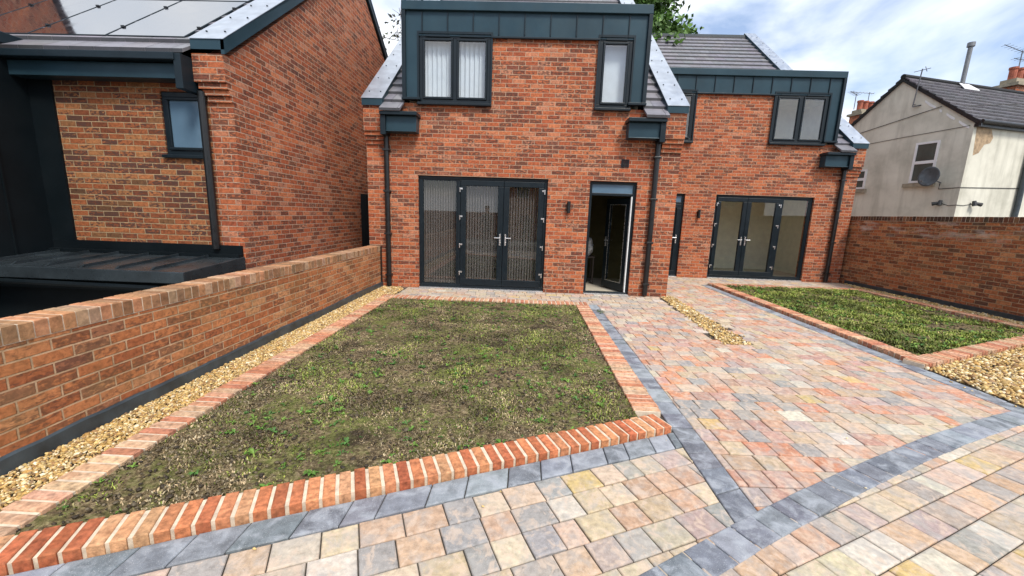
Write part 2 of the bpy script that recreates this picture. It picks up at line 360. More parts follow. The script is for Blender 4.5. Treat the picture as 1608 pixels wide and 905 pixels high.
# ---- block paving
def clip_poly(poly, region):
    out = poly
    for i in range(len(region)):
        a = region[i]; b = region[(i+1) % len(region)]; ex, ey = b[0]-a[0], b[1]-a[1]
        inn = lambda p: ex*(p[1]-a[1])-ey*(p[0]-a[0]) >= -1e-9
        res = []
        for j in range(len(out)):
            p, q = out[j-1], out[j]; ip, iq = inn(p), inn(q)
            if ip != iq:
                dx, dy = q[0]-p[0], q[1]-p[1]; t = (ey*(p[0]-a[0])-ex*(p[1]-a[1]))/(ex*dy-ey*dx)
                res.append((p[0]+dx*t, p[1]+dy*t))
            if iq: res.append(q)
        out = res
        if len(out) < 3: return []
    return out
def area(p): return .5*sum(p[i-1][0]*p[i][1]-p[i][0]*p[i-1][1] for i in range(len(p)))
def inset(poly, d):
    n = len(poly); out = []
    for i in range(n):
        p0, p1, p2 = Vector(poly[i-1]), Vector(poly[i]), Vector(poly[(i+1) % n])
        a = (p1-p0); b = (p2-p1)
        if a.length < 1e-5 or b.length < 1e-5: out.append(tuple(p1)); continue
        a.normalize(); b.normalize(); na = Vector((-a.y, a.x)); nb = Vector((-b.y, b.x))
        k = max(.35, 1+na.dot(nb)); m = (na+nb)/k
        out.append(tuple(p1+m*d))
    return out
def block(mb, poly, c, top=0.0, depth=.04, bev=.006, tilt=.0022):
    if area(poly) < 0: poly = poly[::-1]
    pp = [poly[0]]
    for q in poly[1:]:
        if math.dist(q, pp[-1]) > .004: pp.append(q)
    if math.dist(pp[0], pp[-1]) < .004: pp.pop()
    if len(pp) < 3 or area(pp) < 6e-4: return
    poly = pp; n = len(poly); gp = .0030; o1 = inset(poly, gp); o2 = inset(poly, gp+bev*.55); o3 = inset(poly, gp+bev*1.6)
    cx = sum(p[0] for p in poly)/n; cy = sum(p[1] for p in poly)/n
    tx, ty, dz = random.uniform(-tilt, tilt)*8, random.uniform(-tilt, tilt)*8, random.uniform(-tilt, tilt)
    z = lambda p, b: top+dz+tx*(p[0]-cx)+ty*(p[1]-cy)+b
    vs = [(p[0], p[1], top-depth) for p in o1]+[(p[0], p[1], z(p, -bev)) for p in o1]+[(p[0], p[1], z(p, -bev*.3)) for p in o2]+[(p[0], p[1], z(p, 0)) for p in o3]
    fs = []
    for r in range(3):
        for i in range(n):
            j = (i+1) % n; fs.append((r*n+i, r*n+j, (r+1)*n+j, (r+1)*n+i))
    fs.append(tuple(range(3*n, 4*n))); mb.add(vs, fs, c)
BUFF = [(.45, .345, .225), (.50, .41, .29), (.48, .33, .225), (.43, .28, .19), (.45, .38, .30), (.33, .30, .265), (.28, .265, .25), (.38, .295, .26), (.48, .36, .27), (.53, .48, .40), (.50, .36, .16)]
BW = [11, 11, 9, 7, 10, 9, 6, 9, 10, 6, 4]
SALM = [(.50, .225, .125), (.47, .26, .175), (.42, .25, .20)]
def drive_col(): return jit(random.choice(SALM), .12) if random.random() < .34 else paver_col()
def paver_col(): return jit(random.choices(BUFF, BW)[0], .10)
GREYS = [(.15, .165, .19), (.18, .195, .22), (.13, .143, .165), (.23, .248, .275)]
def lay(mb, region, ang, origin, skip=None, pitch=.161, lens=(.125, .163, .205), colr=paver_col, wts=(1, 5, 4)):
    ca, sa = math.cos(ang), math.sin(ang)
    loc = [((x-origin[0])*ca+(y-origin[1])*sa, -(x-origin[0])*sa+(y-origin[1])*ca) for x, y in region]
    u0, u1 = min(p[0] for p in loc), max(p[0] for p in loc); v0, v1 = min(p[1] for p in loc), max(p[1] for p in loc)
    rnd = random.Random(int(abs(origin[0]*977+ang*313))+5)
    for r in range(math.floor(v0/pitch)-1, math.ceil(v1/pitch)+1):
        u = math.floor(u0)-rnd.uniform(0, .25)
        while u < u1:
            ln = rnd.choices(lens, wts)[0]
            q = [(u, r*pitch), (u+ln, r*pitch), (u+ln, (r+1)*pitch), (u, (r+1)*pitch)]; u += ln
            wq = [(a*ca-b*sa+origin[0], a*sa+b*ca+origin[1]) for a, b in q]
            cp = clip_poly(wq, region)
            if len(cp) >= 3:
                mxx = sum(p[0] for p in cp)/len(cp); myy = sum(p[1] for p in cp)/len(cp)
                if skip and skip(mxx, myy): continue
                block(mb, cp, colr())
XB0, XB1 = 1.115, 1.285          # charcoal strip beside the left lawn
XR0, XR1 = 4.18, 4.35            # charcoal strip beside the right lawn
DU = [(-2.4, -.42), (-.9, .60), (.10, 1.24), (.522, 1.495), (.974, 1.765), (1.266, 1.935), (1.884, 2.275), (2.594, 2.640), (3.10, 2.885), (3.806, 3.200), (4.272, 3.375), (5.2, 3.70), (6.5, 4.10), (8.3, 4.60)]   # upper edge of the curved band
def offs(pl, d):
    out = []
    for i, p in enumerate(pl):
        a = Vector(pl[max(i-1, 0)]); b = Vector(pl[min(i+1, len(pl)-1)]); t = (b-a).normalized(); out.append((p[0]+t.y*d, p[1]-t.x*d))
    return out
DL = offs(DU, .168)
FE = math.atan2(2.70-1.324, 1.076+2.058)     # direction of the front edging
fo = lambda x, off=0: 1.324+(x+2.058)*math.tan(FE)+off/math.cos(FE)   # front edging outer line
GS = [(2.50, 4.93), (2.86, 4.93), (2.93, 7.95), (2.68, 7.95)]        # gravel strip in the drive
def in_gs(x, y):
    if not 4.9 < y < 8.0: return False
    t = (y-4.93)/3.02; return 2.50+t*.18 < x < 2.86+t*.07
pv = MB()
def yu(x):
    for a, b in zip(DU, DU[1:]):
        if a[0] <= x <= b[0]: return a[1]+(b[1]-a[1])*(x-a[0])/(b[0]-a[0])
    return DU[0][1] if x < DU[0][0] else DU[-1][1]
# drive: split along the band vertices so every clip region is convex
cuts = [XB1, 2.0, 2.9, 3.678, XR0]
drive = MB()
ca = 0
def lay_multi(mb, regs, ang, origin, skip=None, **k):
    # the same bond continues through neighbouring convex regions: clip each block by the union through each region
    for rg in regs:
        lay(mb, rg, ang, origin, skip, **k)
# main drive as one convex region above the band's chord pieces: blocks below the curved band are cut by its convex hull
hull = [(XB1, yu(XB1)), (2.0, yu(2.0)-.0), (2.9, yu(2.9)), (3.678, yu(3.678)), (XR0, yu(XR0)), (XR0, 6.92), (XB1, 6.92)]
chord = [(XB1, 1.96), (XR0, 3.30), (XR0, 9.78), (XB1, 9.78)]
def below_band(x, y): return y < yu(x)+.004
lay(pv, [(XB1, 1.87), (XR0, 3.25), (XR0, 6.92), (XB1, 6.92)], R(2.2), (0, 0), in_gs, colr=drive_col)
lay(pv, [(2.79, 6.92), (XR0, 6.92), (XR0, 9.66), (2.79, 9.66)], R(2.2), (0, 0), in_gs, colr=drive_col)
lay(pv, [(-2.30, 6.925), (2.79, 6.925), (2.79, 7.86), (-2.30, 7.86)], 0, (0, 0), in_gs)
lay(pv, [(2.79, 9.66), (8.3, 9.66), (8.3, 10.79), (2.79, 10.79)], 0, (0, 0), None)
# apron in front of the left lawn, laid along the edging
lay(pv, [(-3.5, fo(-3.5, -.17)), (-3.5, -1.22), (XB0, 1.80), (XB0, fo(XB0, -.17))], FE, (0.02, fo(.02, -.17)), colr=paver_col)
# near apron below the band, laid along it
rg = [p for p in DL if p[0] < 6.2]
for a, b in zip(rg, rg[1:]):
    pass
lay(pv, [(-1.0, -.9), (7.2, -.9), *[p for p in offs(DU, .10)[::-1] if -.95 < p[0] < 7.0]], R(25.1), (.84, 1.40), colr=paver_col)
pv.build('paving', M['paver'], kind='structure', recalc=False)
# charcoal bands
gb = MB()
def gcol(): return jit(random.choice(GREYS), .15)
def strip_blocks(pts_a, pts_b, ln=.21, top=.003, c=gcol):
    """blocks between two polylines of the same count"""
    A = [Vector(p) for p in pts_a]; B = [Vector(p) for p in pts_b]
    seg = [(B[i+1]-B[i]+A[i+1]-A[i]).length/2 for i in range(len(A)-1)]; tot = sum(seg); s = 0
    def at(P, t):
        d = 0
        for i, L_ in enumerate(seg):
            if t <= d+L_ or i == len(seg)-1: return P[i].lerp(P[i+1], min(1, (t-d)/L_))
            d += L_
    while s < tot-.02:
        l = random.choice((ln, ln*.78, ln, ln*1.18)) if ln > .19 else ln*random.uniform(.94, 1.06)
        e = min(tot, s+l); q = [at(B, s), at(B, e), at(A, e), at(A, s)]; s = e
        block(gb, [tuple(p) for p in q], c(), top=top)
strip_blocks([(XB0, 2.62), (XB0, 6.90)], [(XB1, 2.62), (XB1, 6.90)])
strip_blocks([(XB0, 1.79), (XB0, 2.62)], [(XB1, 1.90), (XB1, 2.62)])
strip_blocks([(XR0, 3.32), (XR0, 9.60)], [(XR1, 3.36), (XR1, 9.60)])
strip_blocks([(-2.45, fo(-2.45)), (XB0, fo(XB0))], [(-2.45, fo(-2.45, -.168)), (XB0, fo(XB0, -.168))])
strip_blocks(DU, DL, .165, .007)
gb.build('charcoal_paving_band', M['paver_grey'], kind='structure', recalc=False)

# ---- brick edging built from bricks with cement joints
ER = [(.48, .165, .075), (.42, .13, .058), (.50, .21, .10), (.38, .11, .05), (.50, .27, .14)]
EP = [(.50, .25, .15), (.46, .20, .12), (.52, .31, .20), (.42, .17, .10), (.50, .34, .22)]
XL = -2.235
t_edge = thing('brick_edging', 'raised red brick edging with cream joints around the large left lawn', 'edging', (-.6, 2, 0))
def edge_run(t, p, q, w_, side, top, pal):
    b = MB(); m = MB(); p, q = Vector(p), Vector(q); d = q-p; ln = d.length; d.normalize(); nrm = Vector((-d.y, d.x))*side
    n = round(ln/.0765); st = ln/n
    for i in range(n):
        gap = .0085 if (i % 11 == 0) else .0062
        a = p+d*(i*st+gap+random.uniform(-.0015, .0015)); e = p+d*((i+1)*st-.0062); o = random.uniform(-.003, .003)
        poly = [tuple(a+nrm*o), tuple(e+nrm*o), tuple(e+nrm*(w_+o)), tuple(a+nrm*(w_+o))]
        if side < 0: poly = poly[::-1]
        block(b, poly, jit(random.choice(pal), .16), top=top+random.uniform(-.002, .002), depth=top+.03, bev=.005, tilt=.0015)
    a0, a1, b0, b1 = p+nrm*.010, q+nrm*.010, q+nrm*(w_-.010), p+nrm*(w_-.010)
    m.prism([(v.x, v.y, -.03) for v in (a0, a1, b0, b1)], (0, 0, top+.022))
    o = b.build('brick_course', M['edge_brick'], t, recalc=False); m.build('mortar', M['mortar'], o)
fe = lambda x, off: fo(x, off)
edge_run(t_edge, (-2.45, fe(-2.45, 0)), (XB0-.01, fe(XB0-.01, 0)), .20, 1, .050, ER)
edge_run(t_edge, (-2.445, fe(-2.445, .21)), (-2.445, 6.70), .205, -1, .040, EP)
edge_run(t_edge, (XB0-.012, fe(XB0, .205)), (XB0-.012, 6.70), .215, 1, .042, EP)
edge_run(t_edge, (-2.445, 6.705), (XB0-.012, 6.705), .205, 1, .042, EP)
t_e2 = thing('brick_edging', 'raised pinkish brick edging around the small right hand lawn', 'edging', (4.5, 4.5, 0))
SR = math.tan(R(24.8)); ro = lambda x, off=0: 4.30+(x-4.36)*SR+off/math.cos(R(24.8))
edge_run(t_e2, (4.362, ro(4.362)), (8.28, ro(8.28)), .205, 1, .055, EP)
edge_run(t_e2, (4.362, ro(4.362, .21)), (4.362, 9.44), .21, -1, .055, EP)
edge_run(t_e2, (4.362, 9.445), (7.90, 9.445), .205, 1, .050, EP)
edge_run(t_e2, (7.72, ro(7.72, .3)), (7.72, 9.44), .18, -1, .045, EP)

# ---- lawns: clodded soil sheet with blades
def inpoly(P, poly):
    x, y = P[:, 0], P[:, 1]; ins = np.ones(len(P), bool)
    for i in range(len(poly)):
        a = poly[i]; b = poly[(i+1) % len(poly)]; ins &= ((b[0]-a[0])*(y-a[1])-(b[1]-a[1])*(x-a[0])) > 0
    return ins
def fbm(x, y, s, seed=0): return mnoise.fractal(Vector((x*s+seed, y*s-seed, seed*1.3)), 1.0, 2.0, 4)
def lawn(poly, z0, step, name, amp=.016):
    xs = [p[0] for p in poly]; ys = [p[1] for p in poly]
    nx = int((max(xs)-min(xs))/step)+2; ny = int((max(ys)-min(ys))/step)+2
    V = []; idx = {}; F = []
    X = [min(xs)-step*.5+i*step for i in range(nx)]; Y = [min(ys)-step*.5+j*step for j in range(ny)]
    pp = np.array([(x, y) for y in Y for x in X]); ins = inpoly(pp, poly).reshape(ny, nx)
    Z = np.array([fbm(x, y, 1.4, 3)*amp*.9+fbm(x, y, 13, 9)*amp*.5+fbm(x, y, 40, 5)*amp*.35 for x, y in pp])
    V = np.concatenate([pp, (z0+Z)[:, None]], 1); F = []
    for j in range(ny-1):
        for i in range(nx-1):
            if ins[j, i] or ins[j+1, i] or ins[j, i+1] or ins[j+1, i+1]: F.append((j*nx+i, j*nx+i+1, (j+1)*nx+i+1, (j+1)*nx+i))
    F = np.array(F); o = np_mesh(name, V, F, np.full((len(F), 3), .5), M['soil'], kind='structure', smooth=True); return o
LP = [(XL-.02, fe(XL, .18)), (.895, fe(.895, .18)), (.895, 6.72), (XL-.02, 6.72)]
RP = [(4.56, ro(4.56, .18)), (7.56, ro(7.56, .18)), (7.56, 9.46), (4.56, 9.46)]
lawn(LP, .012, .022, 'lawn_soil'); lawn(RP, .020, .045, 'lawn_soil')
def blades(poly, n, z0, name, label, green, hmin=.008, hmax=.028, thr=0.0, seed=1, wid=.0035):
    r = np.random.default_rng(seed); xs = [p[0] for p in poly]; ys = [p[1] for p in poly]
    P = np.stack([r.uniform(min(xs), max(xs), n), r.uniform(min(ys), max(ys), n)], 1); P = P[inpoly(P, poly)]
    dens = np.array([fbm(x, y, 1.7, 3+seed)+.6*fbm(x, y, 6, 7) for x, y in P])
    keep = r.uniform(-.45, .55, len(P)) < dens*1.7+thr; P = P[keep]; dens = dens[keep]; n = len(P); patch = np.array([fbm(x, y, 2.6, 41) for x, y in P])
    a = r.uniform(0, 2*np.pi, n); h = r.uniform(hmin, hmax, n)*(1+.8*np.clip(dens, 0, 1)); lean = r.uniform(.2, 1.5, n)*h; wd = wid*r.uniform(.6, 1.6, n)
    b = a+np.pi/2+r.uniform(-.5, .5, n)
    z = z0+.0*h
    p0 = np.stack([P[:, 0]-np.cos(a)*wd, P[:, 1]-np.sin(a)*wd, z], 1); p1 = np.stack([P[:, 0]+np.cos(a)*wd, P[:, 1]+np.sin(a)*wd, z], 1)
    mid = np.stack([P[:, 0]+np.cos(b)*lean*.45, P[:, 1]+np.sin(b)*lean*.45, z+h*.75], 1)
    p2 = mid+np.stack([np.cos(a)*wd*.8, np.sin(a)*wd*.8, 0*h], 1); p3 = mid-np.stack([np.cos(a)*wd*.8, np.sin(a)*wd*.8, 0*h], 1)
    tip = np.stack([P[:, 0]+np.cos(b)*lean, P[:, 1]+np.sin(b)*lean, z+h], 1)
    V = np.concatenate([p0, p1, p2, p3, tip]); i = np.arange(n)
    F = np.concatenate([np.stack([i, i+n, i+2*n, i+3*n], 1), np.stack([i+3*n, i+2*n, i+4*n, i+4*n], 1)])
    F = F[:, :]; Fq = F[:n]; 
    Ft = np.stack([i+3*n, i+2*n, i+4*n], 1)
    g = np.array(green); c = g[r.integers(0, len(g), n)]*r.uniform(.5, 1.5, (n, 1))*np.clip(1+1.1*patch, .5, 1.45)[:, None]
    # triangulate all
    T = np.concatenate([Fq[:, [0, 1, 2]], Fq[:, [0, 2, 3]], Ft]); C = np.concatenate([c, c, c])
    o = np_mesh(name, V, T, C, M['grass'], kind='stuff'); tag(o, label, 'grass'); return o
GR = [(.14, .19, .03), (.10, .15, .02), (.22, .25, .05), (.25, .23, .08)]
DR = [(.33, .25, .145), (.27, .20, .115), (.17, .13, .07), (.30, .25, .16), (.12, .09, .05)]
blades(LP, 120000, .010, 'grass', 'thin new grass coming through the soil of the large left lawn', GR+[(.19, .17, .08), (.12, .11, .05)], seed=2, thr=-.12, hmin=.005, hmax=.017)
blades(LP, 170000, .010, 'dead_grass', 'brown thatch and clippings lying over the large left lawn', DR, hmin=.004, hmax=.012, seed=5, thr=.30)
blades(RP, 90000, .018, 'grass', 'thicker green grass on the small right hand lawn', GR, hmin=.012, hmax=.04, seed=7, thr=.02, wid=.006)
# clods and little tufts
def lumps(poly, n, z0, sizes, cols, name, label, mat, seed, flat=.6, cat='soil', inside=None, zfun=None):
    r = np.random.default_rng(seed); xs = [p[0] for p in poly]; ys = [p[1] for p in poly]
    P = np.stack([r.uniform(min(xs), max(xs), n), r.uniform(min(ys), max(ys), n)], 1)
    P = P[inpoly(P, poly)] if inside is None else P[inside(P)]
    n = len(P); t = (1+5**.5)/2
    ico = np.array([(-1, t, 0), (1, t, 0), (-1, -t, 0), (1, -t, 0), (0, -1, t), (0, 1, t), (0, -1, -t), (0, 1, -t), (t, 0, -1), (t, 0, 1), (-t, 0, -1), (-t, 0, 1)])/math.sqrt(1+t*t)
    f = np.array([(0, 11, 5), (0, 5, 1), (0, 1, 7), (0, 7, 10), (0, 10, 11), (1, 5, 9), (5, 11, 4), (11, 10, 2), (10, 7, 6), (7, 1, 8), (3, 9, 4), (3, 4, 2), (3, 2, 6), (3, 6, 8), (3, 8, 9), (4, 9, 5), (2, 4, 11), (6, 2, 10), (8, 6, 7), (9, 8, 1)])
    sz = r.uniform(sizes[0], sizes[1], n)*(1+.8*(r.uniform(0, 1, n) > .93)); ax = r.uniform(.6, 1.25, (n, 3)); ax[:, 2] *= flat
    V = ico[None]*(1+r.uniform(-.22, .22, (n, 12, 1)))*sz[:, None, None]*ax[:, None]
    a = r.uniform(0, 2*np.pi, n); ca_, sa_ = np.cos(a)[:, None], np.sin(a)[:, None]
    Xr = V[:, :, 0]*ca_-V[:, :, 1]*sa_; Yr = V[:, :, 0]*sa_+V[:, :, 1]*ca_; tl = r.uniform(-.5, .5, (n, 1)); Zr = V[:, :, 2]+Xr*tl
    zz = z0 if zfun is None else zfun(P)[:, None]
    zz = zz + r.uniform(-.3, .5, (n, 1))*sz[:, None]
    V = np.stack([Xr+P[:, 0:1], Yr+P[:, 1:2], Zr+zz], 2).reshape(-1, 3)
    F = (f[None]+(np.arange(n)*12)[:, None, None]).reshape(-1, 3)
    g_ = np.array(cols); c = g_[r.integers(0, len(g_), n)]*r.uniform(.7, 1.3, (n, 1)); C = np.repeat(c, 20, axis=0)
    o = np_mesh(name, V, F, C, mat, kind='stuff', smooth=False); tag(o, label, cat); return o
lumps(LP, 16000, .014, (.003, .012), [(.05, .036, .02), (.09, .07, .04), (.13, .105, .065), (.035, .026, .016)], 'soil_clods', 'crumbly dark clods of soil scattered over the large left lawn', M['gravel'], 11)
lumps(RP, 2500, .022, (.006, .018), [(.05, .036, .02), (.09, .07, .04), (.03, .022, .015)], 'soil_clods', 'dark clods of soil between the grass of the small right lawn', M['gravel'], 12)

# broad-leaved weeds and tufts: each a little rosette merged as ground cover
def rosettes(poly, n, z0, seed, name, label, size=(.012, .042)):
    r = random.Random(seed); mb = MB(); xs = [p[0] for p in poly]; ys = [p[1] for p in poly]
    k = 0
    while k < n:
        x, y = r.uniform(min(xs), max(xs)), r.uniform(min(ys), max(ys))
        if not inpoly(np.array([(x, y)]), poly)[0]: continue
        if fbm(x, y, 1.1, 21) < -.12: 
            if r.random() < .8: continue
        k += 1; s = r.uniform(*size); c0 = r.choice([(.09, .19, .03), (.13, .23, .04), (.06, .14, .03)])
        for i in range(r.randint(5, 9)):
            a = r.uniform(0, 6.28); l = s*r.uniform(.6, 1.3); wd = l*.22; h = l*r.uniform(.15, .7); dx, dy = math.cos(a), math.sin(a)
            mb.add([(x, y, z0), (x+dx*l*.5-dy*wd, y+dy*l*.5+dx*wd, z0+h), (x+dx*l, y+dy*l, z0+h*.8), (x+dx*l*.5+dy*wd, y+dy*l*.5-dx*wd, z0+h)], [(0, 1, 2, 3)], jit(c0, .25))
    o = mb.build(name, M['grass'], kind='stuff', recalc=False); tag(o, label, 'weeds')
rosettes(LP, 620, .016, 3, 'lawn_weeds', 'small bright green weeds dotted over the large left lawn')
rosettes(RP, 260, .026, 4, 'lawn_weeds', 'bright green leafy weeds in the small right hand lawn', (.03, .07))

# ---- gravel
GC = [(.50, .33, .11), (.44, .28, .09), (.56, .40, .16), (.46, .30, .11), (.26, .16, .08), (.62, .45, .19), (.42, .24, .07), (.68, .54, .30), (.30, .17, .07), (.72, .62, .42), (.46, .34, .15)]
lumps([(-2.79, .9), (-2.455, .9), (-2.455, 7.3), (-2.79, 7.3)], 22000, .008, (.005, .0105), GC, 'gravel', 'golden gravel strip between the low left wall and the lawn edging', M['gravel'], 31, .7, 'gravel')
lumps([(-2.79, 7.3), (-2.32, 6.95), (-2.30, 7.6), (-2.45, 7.84), (-2.79, 7.84)], 1800, .008, (.006, .013), GC, 'gravel', 'golden gravel patch at the foot of the left downpipe', M['gravel'], 35, .7, 'gravel')
lumps([(2.45, 4.9), (2.9, 4.9), (2.96, 8.0), (2.64, 8.0)], 5200, .006, (.007, .015), GC, 'gravel', 'golden gravel strip let into the block paved drive', M['gravel'], 32, .7, 'gravel', inside=lambda P: np.array([in_gs(x+.02*math.sin(y*31), y) for x, y in P]))
lumps([(4.37, 3.36), (8.3, 4.20), (8.3, ro(8.3)), (4.37, ro(4.37))], 26000, .008, (.009, .019), GC, 'gravel', 'golden gravel area below the small right hand lawn', M['gravel'], 33, .7, 'gravel')
lumps([(7.90, 5.9), (8.33, 6.1), (8.33, 10.7), (7.90, 9.7)], 7000, .008, (.009, .018), GC, 'gravel', 'golden gravel strip at the foot of the tall right wall', M['gravel'], 34, .7, 'gravel')
def near_strips(P):
    x, y = P[:, 0], P[:, 1]; r_ = np.random.default_rng(77).uniform(0, 1, len(P))
    a = (np.abs(x-2.71) < .42) & (y > 4.7) & (y < 7.9) & (r_ < .5); b = (x > 4.1) & (x < 4.4) & (y < 4.4) & (r_ < .6); c = (y > 7.0) & (x < -1.7); d = r_ < .03
    return a | b | c | d
lumps([(-2.3, 1.4), (4.4, 1.4), (4.4, 7.8), (-2.3, 7.8)], 3600, .006, (.003, .009), GC, 'stray_gravel', 'stray golden stones scattered over the block paving beside the gravel', M['gravel'], 51, .7, 'gravel', inside=lambda P: near_strips(P) & ~inpoly(P, LP))
wd_ = MB()
for i in range(46):
    a = random.uniform(0, 6.28); l = random.uniform(.02, .06); x, y = 1.24+random.uniform(-.05, .05), 6.35+random.uniform(-.12, .12); dx, dy = math.cos(a), math.sin(a)
    wd_.add([(x, y, .004), (x+dx*l*.5-dy*.006, y+dy*l*.5+dx*.006, .02), (x+dx*l, y+dy*l, .012), (x+dx*l*.5+dy*.006, y+dy*l*.5-dx*.006, .02)], [(0, 1, 2, 3)], jit((.09, .12, .05), .4))
tag(wd_.build('weed', M['grass'], recalc=False), 'scrappy weed growing on the charcoal paving strip near the open door', 'weed')

# ------------------------------------------------------------------ garden walls
def coping(t, x0, x1, y0, y1, z0, z1, pal, pitch=.075, mat=None):
    b = MB(); m = MB(); n = round((y1-y0)/pitch); st = (y1-y0)/n
    for i in range(n):
        o = random.uniform(-.002, .002)
        ya, yb = y0+i*st+.005, y0+(i+1)*st-.005; c = jit(random.choice(pal), .2)
        xa, xb, za, zb, bv = x0+o, x1+o, z0+.006, z1+random.uniform(-.002, .002), .005
        b.add([(xa, ya, za), (xb, ya, za), (xb, yb, za), (xa, yb, za), (xa, ya, zb-bv), (xb, ya, zb-bv), (xb, yb, zb-bv), (xa, yb, zb-bv),
               (xa+bv, ya+bv, zb), (xb-bv, ya+bv, zb), (xb-bv, yb-bv, zb), (xa+bv, yb-bv, zb)],
              [(0, 3, 2, 1), (0, 1, 5, 4), (1, 2, 6, 5), (2, 3, 7, 6), (3, 0, 4, 7), (4, 5, 9, 8), (5, 6, 10, 9), (6, 7, 11, 10), (7, 4, 8, 11), (8, 9, 10, 11)], c)
    m.box(x0+.004, x1-.004, y0, y1, z0, z1-.004)
    o = b.build('coping', mat or M['coping_brick'], t, recalc=False); m.build('mortar', M['mortar'], o)
tw = thing('garden_wall', 'low red brick garden wall with brick on edge top beside the large left lawn', 'wall', (-2.93, 3, 0))
b = MB(); b.box(-3.035, -2.82, -1.5, 7.855, -.05, .70); b.build('brickwork', M['brick_low'], tw)
coping(tw, -3.04, -2.815, -1.5, 7.85, .70, .805, [(.30, .155, .08), (.36, .18, .095), (.42, .20, .10), (.26, .15, .085), (.40, .25, .16)])
b = MB(); y = -1.5; ofs = -.802
while y < 7.86:
    y2 = min(7.86, y+.12); za = .100+.006*math.sin(y*3.1)+.004*math.sin(y*17); zb = .100+.006*math.sin(y2*3.1)+.004*math.sin(y2*17); xa = -2.80+.006*math.sin(y*5); xb = -2.80+.006*math.sin(y2*5)
    b.add([(-2.825, y, -.03), (xa+.012, y, -.03), (xa, y, za-.012), (xa-.012, y, za), (-2.825, y, za), (-2.825, y2, -.03), (xb+.012, y2, -.03), (xb, y2, zb-.012), (xb-.012, y2, zb), (-2.825, y2, zb)],
          [(1, 6, 7, 2), (2, 7, 8, 3), (3, 8, 9, 4)]); y = y2
b.build('tanking_strip', M['membrane'], tw, recalc=False)
b = MB(); b.box(-2.818, -2.80, 7.80, 7.85, .09, .80); b.build('movement_joint', M['black_plastic'], tw)
tw2 = thing('garden_wall', 'tall brown brick boundary wall with dark soldier course top behind the small right lawn', 'wall', (8.45, 7, 0))
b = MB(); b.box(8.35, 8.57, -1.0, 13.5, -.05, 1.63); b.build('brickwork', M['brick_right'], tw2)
coping(tw2, 8.335, 8.58, -1.0, 13.5, 1.63, 1.735, [(.10, .05, .035), (.15, .06, .035), (.20, .09, .05), (.07, .04, .03)], .077)
b = MB(); b.box(8.325, 8.352, -1.0, 10.7, -.03, .10); b.build('tanking_strip', M['membrane'], tw2, bevel=.006)

# ------------------------------------------------------------------ new houses
SL = .787
def tile_strip(mb, x0, x1, y0, z0, y1, slope=SL, gauge=.335, wid=.33, colr=(.17, .165, .185), thick=.046, sign=1):
    """tiles climbing in +y*sign from (y0,z0)"""
    ang = math.atan(slope); dy = gauge*math.cos(ang); dz = gauge*math.sin(ang); n = int(abs(y1-y0)/dy+.999)
    for i in range(n):
        ya = y0+sign*i*dy; za = z0+i*dz; yb = y0+sign*(i+1.12)*dy; zb = z0+(i+1.12)*dz-.006-thick*.62
        if sign*(yb-y1) > 0: yb = y1; zb = z0+abs(y1-y0)*slope-.03
        x = x0-(wid*.5 if i % 2 else 0)
        while x < x1-.01:
            xa, xb = max(x0, x+.003), min(x1, x+wid-.003); x += wid
            if xb-xa < .02: continue
            c = jit(colr, .12); h = thick
            mb.add([(xa, ya, za), (xb, ya, za), (xb, yb, zb), (xa, yb, zb), (xa, ya, za+h), (xb, ya, za+h), (xb, yb, zb+h*.6), (xa, yb, zb+h*.6)],
                   [(0, 3, 2, 1), (4, 5, 6, 7), (1, 2, 6, 5), (2, 3, 7, 6), (3, 0, 4, 7)], c)
            mb.add([(xa, ya, za), (xb, ya, za), (xb, ya, za+h), (xa, ya, za+h)], [(0, 1, 2, 3)], tuple(k_*.22 for k_ in c))  # riser face tinted dark: paints the shadow line between tile courses
def verge(t, xa, xb, y0, z0, yr, zr, y2, z2, face):
    """metal capped verge from eaves (y0,z0) over ridge (yr,zr) to rear (y2,z2); z = cap top"""
    b = MB(); h = .13
    b.prism([(xa, y0, z0-h), (xa, y0, z0-.006), (xa, yr, zr-.006), (xa, y2, z2-.006), (xa, y2, z2-h), (xa, yr, zr-h)], (xb-xa, 0, 0))
    v = b.build('verge', M['metal'], t)
    c = MB(); c.prism([(xa-.006, y0-.012, z0-.010), (xa-.006, yr, zr-.001), (xa-.006, y2, z2-.001), (xa-.006, y2, z2+.006), (xa-.006, yr, zr+.006), (xa-.006, y0-.012, z0-.003)], (xb-xa+.012, 0, 0))
    c.build('verge_cap', M['cap'], v)
    s = MB(); sl = (zr-z0)/(yr-y0); y = y0+.18
    while y < yr-.1:
        for k in (.22, .78):
            x = xa+(xb-xa)*k; z = z0+(y-y0)*sl+.010
            s.tube([(x, y, z-.004), (x, y, z+.008)], .012, 8)
        y += .48
    s.split('fixing_screw', M['metal_dk'], v)
